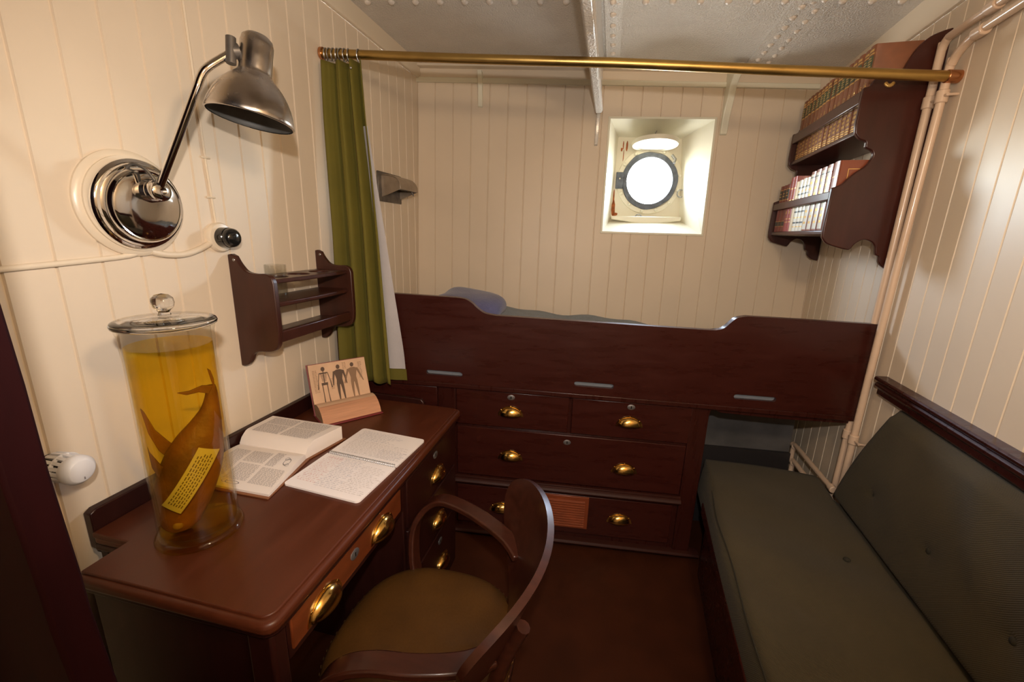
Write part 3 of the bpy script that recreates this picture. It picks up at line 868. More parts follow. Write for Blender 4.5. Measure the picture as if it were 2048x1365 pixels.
# ------------------------------------------------------------------ specimen jar
JC = V3((-.9082, .7039, DZ))
jr = thing('specimen_jar', 'tall lidded glass specimen jar of amber fluid at the near end of the desk', 'jar', JC)
JM = Matrix.Translation(JC)
b = MB()
b.lathe([(0, .019), (.0800, .0195), (.0800, .025), (.0800, .44), (.0815, .455), (.0830, .475), (.0825, .492), (.0855, .500), (.0860, .506), (.077, .506),
         (.0765, .49), (.0770, .44), (.0768, .03), (.07, .022), (0, .020)], JM, 72)
build('jar_body', b, 'jar_glass', jr, smooth=50)
b = MB()
b.lathe([(0, .507), (.074, .507), (.084, .5065), (.0905, .510), (.0915, .515), (.0890, .520), (.083, .5225), (.076, .522), (.06, .526), (.03, .530), (0, .531)], JM, 72)
ld = build('lid', b, 'solid_glass', jr, smooth=50)
b = MB(); b.lathe([(.012, .531), (.0095, .536), (.012, .540), (.0185, .547), (.0205, .556), (.0190, .566), (.0120, .573), (0, .5755)], JM, 32)
build('knob', b, 'solid_glass', ld)
b = MB(); b.lathe([(0, .0215), (.0755, .0300), (.0762, .464), (.0758, .4675), (0, .4668)], JM, 72)
build('fluid', b, 'amber_fluid', jr, smooth=50, label='amber preserving fluid')
b = MB(); b.lathe([(0, 0), (.078, 0), (.0865, .002), (.0890, .008), (.0870, .014), (.0810, .0185), (0, .0188)], JM, 72)
build('foot', b, 'foot_glass', jr, smooth=50)
# preserved specimen
rr_ = V3((.61, .79, 0)).normalized(); ff_ = V3((-.79, .61, 0)).normalized()
def JP(a, d, z): return JC+rr_*a+ff_*d+V3((0, 0, z))
sp = thing('preserved_specimen', 'dark brown preserved animal specimen with a finned tail inside the amber jar', 'specimen', JC+V3((0, 0, .04)))
cl = [(-.036, .026, .022), (-.034, .045, .038), (-.026, .085, .051), (-.012, .135, .059), (.006, .185, .058), (.024, .230, .049), (.040, .268, .033), (.053, .302, .021), (.059, .335, .0135), (.060, .362, .009)]
sm = smoothpath([(a, z, r) for a, z, r in cl], 5)
b = MB()
vs = []; N_ = 22
for i, q in enumerate(sm):
    t = sm[min(i+1, len(sm)-1)]-sm[max(i-1, 0)]; l = sqrt(t.x*t.x+t.y*t.y); ta, tz = t.x/l, t.y/l
    for k in range(N_):
        an = 2*pi*k/N_
        a = q.x+tz*cos(an)*q.z; z = q.y-ta*cos(an)*q.z; d = sin(an)*q.z*.62-.006
        rr2 = sqrt(a*a+d*d)
        if rr2 > .072: a *= .072/rr2; d *= .072/rr2
        vs.append(JP(a, d, max(.024, z)))
fs = [(i*N_+k, i*N_+(k+1) % N_, (i+1)*N_+(k+1) % N_, (i+1)*N_+k) for i in range(len(sm)-1) for k in range(N_)]
fs += [tuple(range(N_))[::-1], tuple((len(sm)-1)*N_+k for k in range(N_))]
b.add(vs, fs, raw=True)
build('body', b, 'specimen_skin', sp, smooth=180)
def fin(nm, pts, d0=-.012, t=.0035):
    b = MB(lambda a, d, z: JP(a*min(1, .068/max(.001, sqrt(a*a+d*d))), d, z)); b.prism(pts, 1, d0-t, d0+t)
    build(nm, b, 'specimen_skin', sp, bevel=.001)
fin('tail_fin', [(.066, .352), (.062, .372), (.058, .402), (.064, .396), (.068, .376), (.070, .355), (.066, .338)], -.006)
fin('tail_fin', [(.064, .362), (.044, .366), (.020, .358), (-.002, .358), (.014, .350), (.036, .352), (.054, .345)], -.012)
fin('refraction_fin', [(-.030, .190), (-.050, .225), (-.062, .270), (-.068, .330), (-.062, .320), (-.050, .275), (-.030, .240), (-.012, .215)], .010)  # added fins imitate dark refraction stripes at the jar's left edge
fin('refraction_fin', [(-.048, .140), (-.066, .200), (-.070, .250), (-.064, .235), (-.050, .200), (-.02, .17)], -.016)
b = MB(); b.dome(JP(-.040, -.030, .050), .010, .004, -ff_+V3((0, 0, .15)), 16)
build('eye', b, 'specimen_pale', sp)
# paper label against the specimen
def tagf(x, y):
    al = radians(56)
    l = (x-.5)*.150; w = (y-.5)*(.036+.010*x)
    a = -.004+l*cos(al)-w*sin(al); z = .170+l*sin(al)+w*cos(al)
    a = max(-.062, min(.062, a))
    return JP(a, -sqrt(max(0, .0735**2-a*a))+.001, z)
b = MB(); b.grid(tagf, 14, 8, 'tag_paper')
for k in range(6):
    y = .14+k*.13; x = .08
    while x < .88:
        w = random.uniform(.02, .06)
        p = [tagf(x, y), tagf(x+w, y), tagf(x+w, y+.05), tagf(x, y+.05)]
        b.add([q-ff_*.0007 for q in p], [(0, 1, 2, 3)], 'ink_sepia', raw=True); x += w+.018
tg = single('specimen_tag', b, None, 'yellowed handwritten paper label against the dark specimen inside the jar', 'label', JP(0, -.06, .17), smooth=180, normals=False)

# ------------------------------------------------------------------ writing helpers
def print_block(b, F, x0, x1, y0, y1, lh=.0042, m='ink_pale', word=(.004, .012), th=.55):
    y = y1
    while y > y0:
        x = x0
        while x < x1-.002:
            w = min(random.uniform(*word), x1-x)
            b.add([F(x, y), F(x+w, y), F(x+w, y-lh*th), F(x, y-lh*th)], [(0, 1, 2, 3)], m, raw=True)
            x += w+.0022
        y -= lh
def hand_block(b, F, x0, x1, y0, y1, lh=.0078, m='ink_blue', amp=.0022, skip=.15):
    y = y1
    while y > y0:
        x = x0+random.uniform(0, .008)
        xe = x1-random.uniform(0, .25)*(x1-x0)*(random.random() < .4)
        while x < xe:
            n = random.randint(3, 8)
            pts = []
            for i in range(n*2):
                up = amp*random.uniform(.5, 1.1)*(1 if i % 2 else 0)
                if random.random() < .12: up *= 2
                pts.append((x+i*.00105, y+up-.0012*(x-x0)))
            for (xa, ya), (xb, yb) in zip(pts, pts[1:]):
                t = .00034
                b.add([F(xa-t, ya), F(xa+t, ya), F(xb+t, yb), F(xb-t, yb)], [(0, 1, 2, 3)], m, raw=True)
            x += n*2*.00105+.0032
        y -= lh

# ------------------------------------------------------------------ big open book
ob = thing('open_book', 'thick open textbook with cream printed pages beside the specimen jar', 'book', (-1.0, 1.03, DZ))
GA, GB = V3((-1.135, 1.050, 0)), V3((-.888, 1.050, 0))       # gutter
def obF_low(x, y):      # x 0..1 along the gutter, y 0..1 gutter -> free edge (towards the jar)
    L = GA.lerp(GB, x)
    p = L+V3((.030*x+.008, -.197, 0))*y
    z = DZ+.020+.010*sin(pi*min(1, y*1.3))*(1-y)-.009*y
    return V3((p.x, p.y, z))
def obF_up(x, y):
    L = GA.lerp(GB, x)
    p = L+V3((.030*x-.002, .152, 0))*y
    z = DZ+.020+.034*min(1, (y/.22))**.6*(1 if y < .22 else 1)-.004*max(0, y-.3)+.004*(1-x)
    return V3((p.x, p.y, z))
def slab(b, F, zb, m):
    n1, n2 = 12, 16
    vs = [F(i/(n1-1), j/(n2-1)) for i in range(n1) for j in range(n2)]
    vb = [V3((p.x, p.y, zb)) for p in vs]
    N = n1*n2
    fs = []
    for i in range(n1-1):
        for j in range(n2-1):
            q = (i*n2+j, (i+1)*n2+j, (i+1)*n2+j+1, i*n2+j+1)
            fs.append(q); fs.append(tuple(N+k for k in q[::-1]))
    bd = [i*n2 for i in range(n1)]+[(n1-1)*n2+j for j in range(1, n2)]+[i*n2+n2-1 for i in range(n1-2, -1, -1)]+[j for j in range(n2-2, 0, -1)]
    for k in range(len(bd)):
        a, c = bd[k], bd[(k+1) % len(bd)]; fs.append((a, c, N+c, N+a))
    b.add(vs+vb, fs, m, raw=True)
b = MB(); slab(b, obF_low, DZ+.004, 'paper')
Fq = lambda F: (lambda X, Y: F(X, Y)+V3((0, 0, .0005)))
F1 = Fq(obF_low)
def u01(F, LX, LY): return lambda x, y: F(min(1, max(0, x/LX)), min(1, max(0, y/LY)))
G1 = u01(F1, .25, .2)
print_block(b, G1, .085, .155, .03, .085, .0036, 'ink_pale')
print_block(b, G1, .165, .24, .10, .17, .0036, 'ink_pale'); print_block(b, G1, .085, .155, .095, .165, .0036, 'ink_pale')
print_block(b, G1, .165, .195, .02, .09, .0036, 'ink_pale'); print_block(b, G1, .02, .075, .03, .17, .0036, 'ink_pale')
for (cx, cy, rx, ry) in ((.222, .060, .010, .018), (.215, .045, .007, .008), (.228, .074, .006, .007), (.125, .178, .022, .007), (.10, .176, .008, .006)):
    P = [(cx+rx*cos(2*pi*i/18), cy+ry*sin(2*pi*i/18)) for i in range(18)]; Q = [(cx+rx*.86*cos(2*pi*i/18), cy+ry*.8*sin(2*pi*i/18)) for i in range(18)]
    for i in range(18):
        j = (i+1) % 18
        b.add([G1(*P[i]), G1(*P[j]), G1(*Q[j]), G1(*Q[i])], [(0, 1, 2, 3)], 'ink', raw=True)
build('left_page_block', b, None, ob, smooth=30, normals=False)
b = MB(); slab(b, obF_up, DZ+.004, 'paper')
G2 = u01(Fq(obF_up), .25, .15)
print_block(b, G2, .02, .115, .035, .09, .0036, 'ink_pale'); print_block(b, G2, .125, .225, .035, .09, .0036, 'ink_pale')
print_block(b, G2, .02, .115, .096, .140, .0036, 'ink_pale'); print_block(b, G2, .125, .225, .096, .140, .0036, 'ink_pale')
build('right_page_block', b, None, ob, smooth=30, normals=False)
b = MB()
b.prism([(-1.14, .845), (-.846, .845), (-.878, 1.052), (-1.14, 1.052)], 2, DZ+.0005, DZ+.0045)
b.prism([(-1.14, 1.050), (-.880, 1.050), (-.850, 1.208), (-1.14, 1.208)], 2, DZ+.0005, DZ+.0045)
build('cover', b, 'book_board', ob, bevel=.001)

# ------------------------------------------------------------------ spiral notebook
nb = thing('notebook', 'open spiral notebook with handwritten pages at the front edge of the desk', 'notebook', (-.715, 1.09, DZ))
na = radians(-5.0); nx = V3((cos(na), sin(na), 0)); ny = V3((-sin(na)*.75+.0, cos(na), 0)).normalized()
NO = V3((-.846, 1.104, 0))
def nbF(x, y): 
    p = NO+nx*x+ny*y; return V3((p.x, p.y, DZ+.0062))
def nbpage(name, ya, yb, mats_):
    b = MB()
    r = .012; s_ = 1 if yb > ya else -1
    W = .254
    c1 = [(W-r+r*cos(radians(a)), yb-s_*r+s_*r*sin(radians(a))) for a in range(0, 91, 15)]
    c2 = [(r-r*sin(radians(a)), yb-s_*r+s_*r*cos(radians(a))) for a in range(0, 91, 15)]
    poly = [(0, ya), (W, ya)]+c1+c2
    vs = [nbF(x, y) for x, y in poly]; n = len(vs)
    vb = [V3((p.x, p.y, DZ+.0006)) for p in vs]
    b.add(vs+vb, [tuple(range(n)), tuple(range(2*n-1, n-1, -1))]+[(i, (i+1) % n, n+(i+1) % n, n+i) for i in range(n)], 'paper_white', raw=True)
    F = lambda x, y: nbF(x, y)+V3((0, 0, .0004))
    if s_ < 0:
        hand_block(b, F, .012, .075, yb+.03, ya-.02, m='ink_red'); hand_block(b, F, .080, .150, yb+.025, ya-.012, m='ink_blue'); hand_block(b, F, .155, .238, yb+.02, ya-.028, m='ink_pale')
        hand_block(b, F, .02, .09, ya-.024, ya-.014, m='ink_red')
    else:
        hand_block(b, F, .018, .235, ya+.02, ya+.10, m='ink_pale'); hand_block(b, F, .018, .17, ya+.11, yb-.02, m='ink_blue')
        hand_block(b, F, .15, .24, ya+.02, ya+.07, m='ink_blue')
    build(name, b, None, nb, smooth=0, normals=False)
nbpage('lower_page', -.004, -.190, None); nbpage('upper_page', .004, .190, None)
b = MB()
for k in range(36):
    x = .008+k*.0068
    c = NO+nx*x
    b.tube([V3((c.x, c.y, DZ+.0068))+ny*(.0062*cos(2*pi*i/10))+V3((0, 0, .0062*sin(2*pi*i/10))) for i in range(10)], .0009, 5, closed=True)
build('spiral_binding', b, 'steel', nb, label='wire spiral binding')

# ------------------------------------------------------------------ old anatomy book propped open
ab = thing('anatomy_book', 'old thick anatomy book propped open against the wall showing three figures', 'book', (-1.0, 1.42, DZ))
ea = V3((.614, .789, 0)).normalized(); ep = V3((-.789, .614, 0)).normalized()
AO = V3((-.985, 1.272, DZ))       # near fore-edge corner of the block on the desk
HT = .222
def AB(a, p, z): q = AO+ea*a+ep*p; return V3((q.x, q.y, DZ+z))
cs = [(0, .006), (.010, .026), (.026, .044), (.048, .056), (.072, .060), (.096, .056), (.112, .044), (.122, .028), (.126, .006)]
cs = smooth2(cs, 4)
b = MB(AB)
n = len(cs)
b.add([(0, p, z) for p, z in cs], [tuple(range(n))], 'paper_old_end'); b.add([(HT, p, z) for p, z in cs], [tuple(range(n))[::-1]], 'paper_old_end')
def strip(i0, i1, m): b.add([(a, *cs[i]) for i in range(i0, i1+1) for a in (0, HT)], [(2*i, 2*i+1, 2*i+3, 2*i+2) for i in range(i1-i0)], m)
strip(0, 13, 'paper_old_edge'); strip(13, n-1, 'paper_old')
build('page_block', b, None, ab, smooth=40, normals=False)
# leaning leaf block against the wall
lean = [(.100, .050), (.128, .078), (.150, .150), (.166, .208)]
lp0 = V3((0, .104, .046)); lp1 = V3((0, .158, .196))
nrm = V3((0, -(lp1.z-lp0.z), lp1.y-lp0.y)).normalized()
def LF(a, t, d=0):
    q = lp0.lerp(lp1, t)+nrm*(d)
    bow = -.010*sin(pi*t)
    return AB(a, q.y-bow*.4, q.z+bow*.3)
b = MB()
gv = lambda d: [LF(a*HT, t/10, d) for t in range(11) for a in (0, 1)]
v0 = gv(0); v1 = gv(-.014)
N = len(v0)
b.add(v0, [(2*i, 2*i+1, 2*i+3, 2*i+2) for i in range(10)], 'paper_old', raw=True)
b.add(v0+v1, [(2*i, 2*i+2, N+2*i+2, N+2*i) for i in range(10)]+[(2*i+1, 2*i+3, N+2*i+3, N+2*i+1) for i in range(10)]+[(20, 21, N+21, N+20), (0, 1, N+1, N)], 'paper_old_end', raw=True)
FP = lambda x, y: LF(x, y, .0008)
def poly(pts, m='ink_sepia'): b.add([FP(x, y) for x, y in pts], [tuple(range(len(pts)))], m, raw=True)
def limb(pts, w, m='ink_sepia'):
    for k in range(len(pts)-1):
        (xa, ya), (xb, yb) = pts[k], pts[k+1]; wa = w[k]; wb = w[k+1]
        dx, dy = xb-xa, (yb-ya)*.16; L = sqrt(dx*dx+dy*dy) or 1
        px, py = -dy/L, dx/L/.16
        poly([(xa+px*wa, ya+py*wa), (xa-px*wa, ya-py*wa), (xb-px*wb, yb-py*wb), (xb+px*wb, yb+py*wb)], m)
def oval(cx, cy, rx, ry, m='ink_sepia'): poly([(cx+rx*cos(2*pi*i/12), cy+ry*sin(2*pi*i/12)) for i in range(12)], m)
def figure(cx, spread, kind):
    m = 'ink_sepia'
    oval(cx, .865, .0075, .055, m)
    if kind == 'bones':
        limb([(cx, .82), (cx, .50)], [.0016, .0016])
        for k in range(6): limb([(cx-.013+.001*k, .75-.035*k), (cx+.013-.001*k, .75-.035*k)], [.0011, .0011], 'ink_sepia')
        limb([(cx-.016, .77), (cx+.016, .77)], [.002, .002]); limb([(cx-.012, .50), (cx+.012, .50)], [.005, .005])
        for s_ in (-1, 1):
            limb([(cx+s_*.016, .77), (cx+s_*.022, .58), (cx+s_*.026, .38)], [.0014, .0012, .0022])
            limb([(cx+s_*.009, .48), (cx+s_*.009, .25), (cx+s_*.010, .03)], [.0018, .0014, .002])
    else:
        mm = 'ink_sepia' if kind == 'dark' else 'ink_tone'
        poly([(cx-.018, .77), (cx-.006, .80), (cx+.006, .80), (cx+.018, .77), (cx+.011, .55), (cx+.013, .45), (cx, .42), (cx-.013, .45), (cx-.011, .55)], mm)
        for s_ in (-1, 1):
            limb([(cx+s_*.017, .765), (cx+s_*(.022+spread*.4), .60), (cx+s_*(.024+spread), .42)], [.0045, .0034, .002], mm)
            limb([(cx+s_*.007, .46), (cx+s_*.009, .25), (cx+s_*.010, .03)], [.0062, .0046, .0022], mm)
mat('ink_tone', (.27, .16, .09), .8)
figure(.052, 0, 'bones'); figure(.110, .002, 'dark'); figure(.166, .014, 'tone')
for (x0_, x1_, y0_, y1_) in ((.012, .030, .3, .85), (.074, .086, .35, .6), (.190, .205, .5, .9), (.128, .142, .8, .95)):
    print_block(b, FP, x0_, x1_, y0_, y1_, .035, 'ink_faint' if 'ink_faint' in MATS else 'ink_tone', word=(.003, .008), th=.35)
build('plate_leaf', b, None, ab, smooth=0, normals=False, label='upright leaf printed with a skeleton and two figures')
# figure feet carried over on to the curving page, and boards
b = MB(AB)
b.box(-.004, HT+.004, -.010, .126, .001, .005); 
build('cover', b, 'book_red_board', ab, bevel=.001)
b = MB()
w0 = [LF(a, t, -.0145) for a, t in ((-.004, -.25), (HT+.004, -.25), (HT+.004, 1.02), (-.004, 1.02))]; w1 = [LF(a, t, -.018) for a, t in ((-.004, -.25), (HT+.004, -.25), (HT+.004, 1.02), (-.004, 1.02))]
b.add(w0+w1, [(0, 1, 2, 3), (7, 6, 5, 4), (0, 4, 5, 1), (1, 5, 6, 2), (2, 6, 7, 3), (3, 7, 4, 0)], raw=True)
build('back_cover', b, 'book_red_board', ab)

# ------------------------------------------------------------------ desk chair
CX, CY = -.385, .815
ch = thing('desk_chair', 'dark wooden swivel armchair with brown leather seat drawn up to the desk', 'chair', (CX, CY, 0))
def seatf(x, y):
    a = 2*pi*x
    sp_ = lambda c, e: math.copysign(abs(c)**e, c)
    ex, ey = .232*sp_(cos(a), .78), .236*sp_(sin(a), .78)
    prof = [(0, .052), (.35, .051), (.65, .047), (.85, .038), (.96, .024), (1.0, .010), (1.0, .0), (.95, -.004), (0, -.004)]
    i = min(len(prof)-1, int(round(y*(len(prof)-1)))); r, h = prof[i]
    return (CX+ex*r, CY+ey*r, .432+h)
b = MB(); b.grid(seatf, 56, 9, closeu=True)
st = build('seat_cushion', b, 'seat_leather', ch, subdiv=1, smooth=60)
nail0 = None
for i in range(70):
    x = i/70; p = V3(seatf(x, 5/8)); q = V3((p.x-CX, p.y-CY, 0)).normalized()
    if nail0 is None:
        b = MB(); b.dome(V3((0, 0, 0)), .0042, .0025, V3((1, 0, 0)), 7)
        nail0 = build('nail', b, 'nail'); nn = nail0
    else:
        nn = nail0.copy(); COL.objects.link(nn)
    nn.parent = st; nn.location = p+V3((0, 0, -.004))-V3(ch['_o']); nn.rotation_euler = (0, 0, atan2(q.y, q.x))
b = MB()
def apr(x, y):
    a = 2*pi*x; sp_ = lambda c, e: math.copysign(abs(c)**e, c)
    k = [1.0, 1.02, 1.02, 1.0, .6][int(round(y*4))]; z = [.430, .426, .400, .392, .392][int(round(y*4))]
    return (CX+.229*sp_(cos(a), .78)*k, CY+.233*sp_(sin(a), .78)*k, z)
b.grid(apr, 48, 5, closeu=True)
build('seat_frame', b, 'chair_wood', ch)
b = MB(); b.lathe([(.10, .385), (.10, .395), (.03, .39), (.028, .14), (.05, .11), (.05, .08), (0, .08)], Matrix.Translation((CX, CY, 0)), 24)
build('column', b, 'chair_wood', ch)
for k in range(4):
    a = pi/4+k*pi/2; d = V3((cos(a), sin(a), 0)); c = V3((CX, CY, 0))
    p0, p1 = c+d*.04+V3((0, 0, .12)), c+d*.27
    fz = floor_z(p1.x, p1.y)
    b = MB(); b.tube(smoothpath([p0, c+d*.15+V3((0, 0, .10)), p1+V3((0, 0, fz+.022))], 5), [.026]*5+[.023]*5+[.02], 10)
    build('foot', b, 'chair_wood', ch)
# backrest: bent oval board
BX, BY, BR, BA, BZ, BD, BH, BL, BYAW = -.145, .82, .385, .722, .696, -.033, .121, .354, .078
def brot(px, py): return BX+px*cos(BYAW)-py*sin(BYAW), BY+px*sin(BYAW)+py*cos(BYAW)
def backf(x, y):          # x -1..1 across, y -1..1 up
    ang = x*BA
    px, py = -BR*(1-cos(ang)), BR*sin(ang)
    z = BZ-BD*x*x+BH*sqrt(max(0, 1-abs(x)**2.6))*y
    l = BL*(z-.65)
    px += l*cos(ang); py += l*sin(ang)
    return V3((*brot(px, py), z))
def board(thk):
    nx_, ny_ = 44, 13
    xs = [-cos(pi*i/(nx_-1)) for i in range(nx_)]
    f = [[backf(x, -1+2*j/(ny_-1)) for j in range(ny_)] for x in xs]
    bb = MB()
    vs = []
    for i, x in enumerate(xs):
        ang = x*BA+BYAW; nrm_ = V3((cos(ang), sin(ang), -.3)).normalized()
        for j in range(ny_): vs.append(f[i][j]); 
        for j in range(ny_): vs.append(f[i][j]+nrm_*thk)
    s_ = 2*ny_; fs = []
    for i in range(nx_-1):
        for j in range(ny_-1):
            fs.append((i*s_+j, (i+1)*s_+j, (i+1)*s_+j+1, i*s_+j+1)); fs.append((i*s_+ny_+j, i*s_+ny_+j+1, (i+1)*s_+ny_+j+1, (i+1)*s_+ny_+j))
        for j in (0, ny_-1):
            fs.append((i*s_+j, i*s_+ny_+j, (i+1)*s_+ny_+j, (i+1)*s_+j))
    for i in (0, nx_-1):
        for j in range(ny_-1): fs.append((i*s_+j, i*s_+j+1, i*s_+ny_+j+1, i*s_+ny_+j))
    bb.add(vs, fs, raw=True); return bb
build('backrest', board(.016), 'chair_wood', ch, smooth=50, bevel=.004)
for s_ in (-1, 1):
    b = MB()
    q0 = backf(s_*.52, -.75)+V3((.028, 0, 0)); q1 = backf(s_*.50, .1)+V3((.030, 0, -.004))
    path = smoothpath([(-.200, BY+s_*.15, .405), (-.185, BY+s_*.155, .47), q0, q0.lerp(q1, .5), q1], 5)
    b.tube(path, [.019]*6+[.017]*8+[.015]*(len(path)-14), 10)
    build('back_post', b, 'chair_wood', ch)
def armband(path, w, t):
    P = smoothpath(path, 7); b = MB(); vs = []
    for i, p in enumerate(P):
        tg_ = (P[min(i+1, len(P)-1)]-P[max(i-1, 0)]).normalized()
        sd = V3((0, 1, 0)); sd = (sd-tg_*sd.dot(tg_)).normalized(); up = tg_.cross(sd)
        k_ = 1.0
        for a, c in ((-1, -1), (1, -1), (1, 1), (-1, 1)): vs.append(p+sd*a*w/2*k_+up*c*t/2)
    fs = []
    for i in range(len(P)-1):
        for k in range(4): fs.append((i*4+k, i*4+(k+1) % 4, (i+1)*4+(k+1) % 4, (i+1)*4+k))
    fs += [(3, 2, 1, 0), tuple((len(P)-1)*4+k for k in range(4))]
    b.add(vs, fs, raw=True); return b
for pts_ in ([(-.165, .935, .640), (-.215, .985, .655), (-.31, 1.045, .660), (-.40, 1.085, .660), (-.46, 1.100, .650), (-.505, 1.095, .615), (-.530, 1.075, .56), (-.520, 1.040, .48), (-.495, 1.015, .41)],
             [(-.165, .660, .640), (-.215, .615, .655), (-.30, .585, .660), (-.38, .572, .660), (-.44, .560, .645), (-.480, .555, .605), (-.500, .565, .54), (-.500, .590, .47), (-.480, .620, .41)]):
    build('arm', armband(pts_, .046, .018), 'chair_wood', ch, bevel=.004, smooth=60)

# ------------------------------------------------------------------ settee on the right
be = thing('settee_bench', 'low dark wooden settee bench along the right wall under the cushions', 'bench', RW(1.2, .3, 0))
b = MB(lambda s, d, z: RW(s, d, z))
def fzr(s, d):
    p = RW(s, d, 0); return floor_z(p.x, p.y)
b.box(-.30, 1.80, .535, .555, fzr(1.0, .54)-.0, .300)
build('front_panel', b, 'mahogany', be, bevel=.003)
b = MB(lambda s, d, z: RW(s, d, z))
b.box(-.30, 1.82, .545, .578, .296, .350)
build('front_rail', b, 'mahogany', be, bevel=.006)
b = MB(lambda s, d, z: RW(s, d, z)); b.box(-.30, 2.10, .01, .56, .285, .312)
build('seat_board', b, 'mahogany', be)
b = MB(lambda s, d, z: RW(s, d, z)); b.box(-.30, 1.80, .520, .540, fzr(1.0, .54), .06)
build('kick_board', b, 'plinth_dark', be)

def pad(F, n1, n2, n3, name, label, loc, buttons, btn_dirs):
    pass
RWf = lambda s, d, z: RW(s, d, z)
def cushion(fn, name, label, loc, parts):
    t = thing(name, label, 'cushion', loc)
    b = MB(); b.grid(fn, 60, 33, closeu=False)
    return t
# seat cushion: closed rounded slab
SB = [(1.555, .245), (.80, .30), (1.05, .24)]
def dimple(s, d, pts, r, dep):
    z = 0
    for (a, c) in pts:
        q = sqrt((s-a)**2+(d-c)**2)/r
        z -= dep*math.exp(-q*q)+dep*.9*math.exp(-(q*5)**2)
    return z
def slabcushion(F, n1, n2, m, edge=.03):
    # F(x,y) -> (top point, bottom point); x,y in 0..1
    b = MB(); T = []; Bt = []
    def ease(i, n):
        t = i/(n-1); k = .06
        return t
    for i in range(n1):
        for j in range(n2):
            t, q = F(ease(i, n1), ease(j, n2)); T.append(t); Bt.append(q)
    N = n1*n2; fs = []
    for i in range(n1-1):
        for j in range(n2-1):
            q = (i*n2+j, (i+1)*n2+j, (i+1)*n2+j+1, i*n2+j+1); fs.append(q); fs.append(tuple(N+k for k in q[::-1]))
    bd = [i*n2 for i in range(n1)]+[(n1-1)*n2+j for j in range(1, n2)]+[i*n2+n2-1 for i in range(n1-2, -1, -1)]+[j for j in range(n2-2, 0, -1)]
    for k in range(len(bd)):
        a, c = bd[k], bd[(k+1) % len(bd)]; fs.append((a, c, N+c, N+a))
    b.add(T+Bt, fs, raw=True); return b, T, bd
SEATB = [(1.475, .185), (.94, .19), (1.20, .40), (.70, .42)]
def seatF(x, y):
    s = -.25+x*2.31; d0_ = .012+.050*min(1, max(0, (s-1.80)/.06)); d = d0_+y*(.572-d0_)
    if s > 1.98: d = min(d, .572-(s-1.98)*.3)
    e = min(y*.51, (1-y)*.51, (1-x)*2.31)
    z = .447-.030*max(0, 1-e/.028)**2+.007*sin(pi*y)+.0035*sin(6*s+4*d)+.003*sin(17*s-9*d)+dimple(s, d, SEATB, .09, .006)
    wob = .006*sin(5.5*s)*(y > .97)
    return RW(s, d+wob, z), RW(s, d+.004*(y > .5), .314)
b, T, bd = slabcushion(seatF, 110, 44, None)
sc_ = thing('settee_cushion', 'long olive green tweed seat cushion lying on the settee', 'cushion', RW(.9, .3, .31))
build('cover', b, 'olive_cushion', sc_, smooth=60)
b = MB(); b.tube([RW(s, .561+.004*sin(5.5*s)+.004*sin(13*s), .438+.003*sin(6*s)+.002*sin(17*s-4)) for s in [-.2+i*.045 for i in range(48)]], .0022, 6)
build('piping', b, 'cushion_seam', sc_)
for (s, d) in SEATB[:1]:
    b = MB(); b.dome(RW(s, d, .446), .011, .006, V3((0, 0, 1)), 14)
    build('button', b, 'cushion_seam', sc_)
BACKB = [(1.63, .615), (1.335, .622), (1.040, .625), (.74, .62)]
def backF(x, y):
    # x along the wall, y up
    z = .452+y*.450
    sR = 1.880-.150*y
    s = -.25+x*(sR+.25)
    e = min(y*.45, (1-y)*.45, (1-x)*2.0)
    d = .098-.050*y+.012*sin(pi*y)-.030*max(0, 1-e/.035)**2
    d += -dimple(s, z, BACKB, .075, .010)*-1
    d += .006*sin(7*s+5*z)*y+.010*math.exp(-((s-1.12-.55*(z-.62))/.05)**2)*max(0, min(1, (z-.60)/.1))
    return RW(s, d, z), RW(s, .006, z)
b, T, bd = slabcushion(backF, 110, 40, None)
bc_ = thing('bolster_cushion', 'olive green buttoned back cushion standing against the right wall behind the settee', 'cushion', RW(.9, .05, .45))
build('cover', b, 'olive_cushion', bc_, smooth=60)
for (s, z) in BACKB[:3]:
    p = None
    t = (z-.452)/.45; d = .098-.05*t+.012*sin(pi*t)-.017
    b = MB(); b.dome(RW(s, d, z), .010, .005, V3((-cos(RR), sin(RR), 0)), 14)
    build('button', b, 'cushion_seam', bc_)

# ------------------------------------------------------------------ pipes on the right wall
def pipe_at(px): pass
pv = thing('heating_pipes', 'pair of cream painted heating pipes climbing the right wall beside the bookshelf', 'pipes', RW(1.88, .03, 1.2))
b = MB()
b.tube(smoothpath([RW(1.987, .030, .34), RW(1.987, .030, 1.2), RW(1.986, .030, 2.06), RW(1.984, .030, 2.118), RW(1.964, .030, 2.144), RW(1.925, .030, 2.149), RW(1.70, .030, 2.156), RW(1.2, .030, 2.168), RW(.3, .030, 2.19)], 6), .0128, 14)
build('pipe', b, 'pipe_paint', pv)
b = MB()
b.tube(smoothpath([RW(1.936, .030, .34), RW(1.932, .030, 1.2), RW(1.914, .030, 1.99), RW(1.906, .030, 2.050), RW(1.872, .030, 2.082), RW(1.82, .030, 2.100), RW(1.70, .030, 2.109), RW(1.2, .030, 2.121), RW(.3, .030, 2.14)], 6), .0128, 14)
build('pipe', b, 'pipe_paint', pv)
for z in (1.955, .690):
    for s in ((1.986, 1.915) if z > 1 else (1.987, 1.934)):
        b = MB(); b.tube([RW(s, .030, z-.020), RW(s, .030, z+.020)], .0175, 16); 
        build('clamp', b, 'pipe_paint', pv, bevel=.003)
    b = MB(); b.tube([RW(1.99, .030, z), RW(1.885, .030, z)], .005, 8); b.tube([RW(1.888, .0, z), RW(1.888, .032, z)], .004, 8)
    build('clamp_bolt', b, 'pipe_paint', pv)
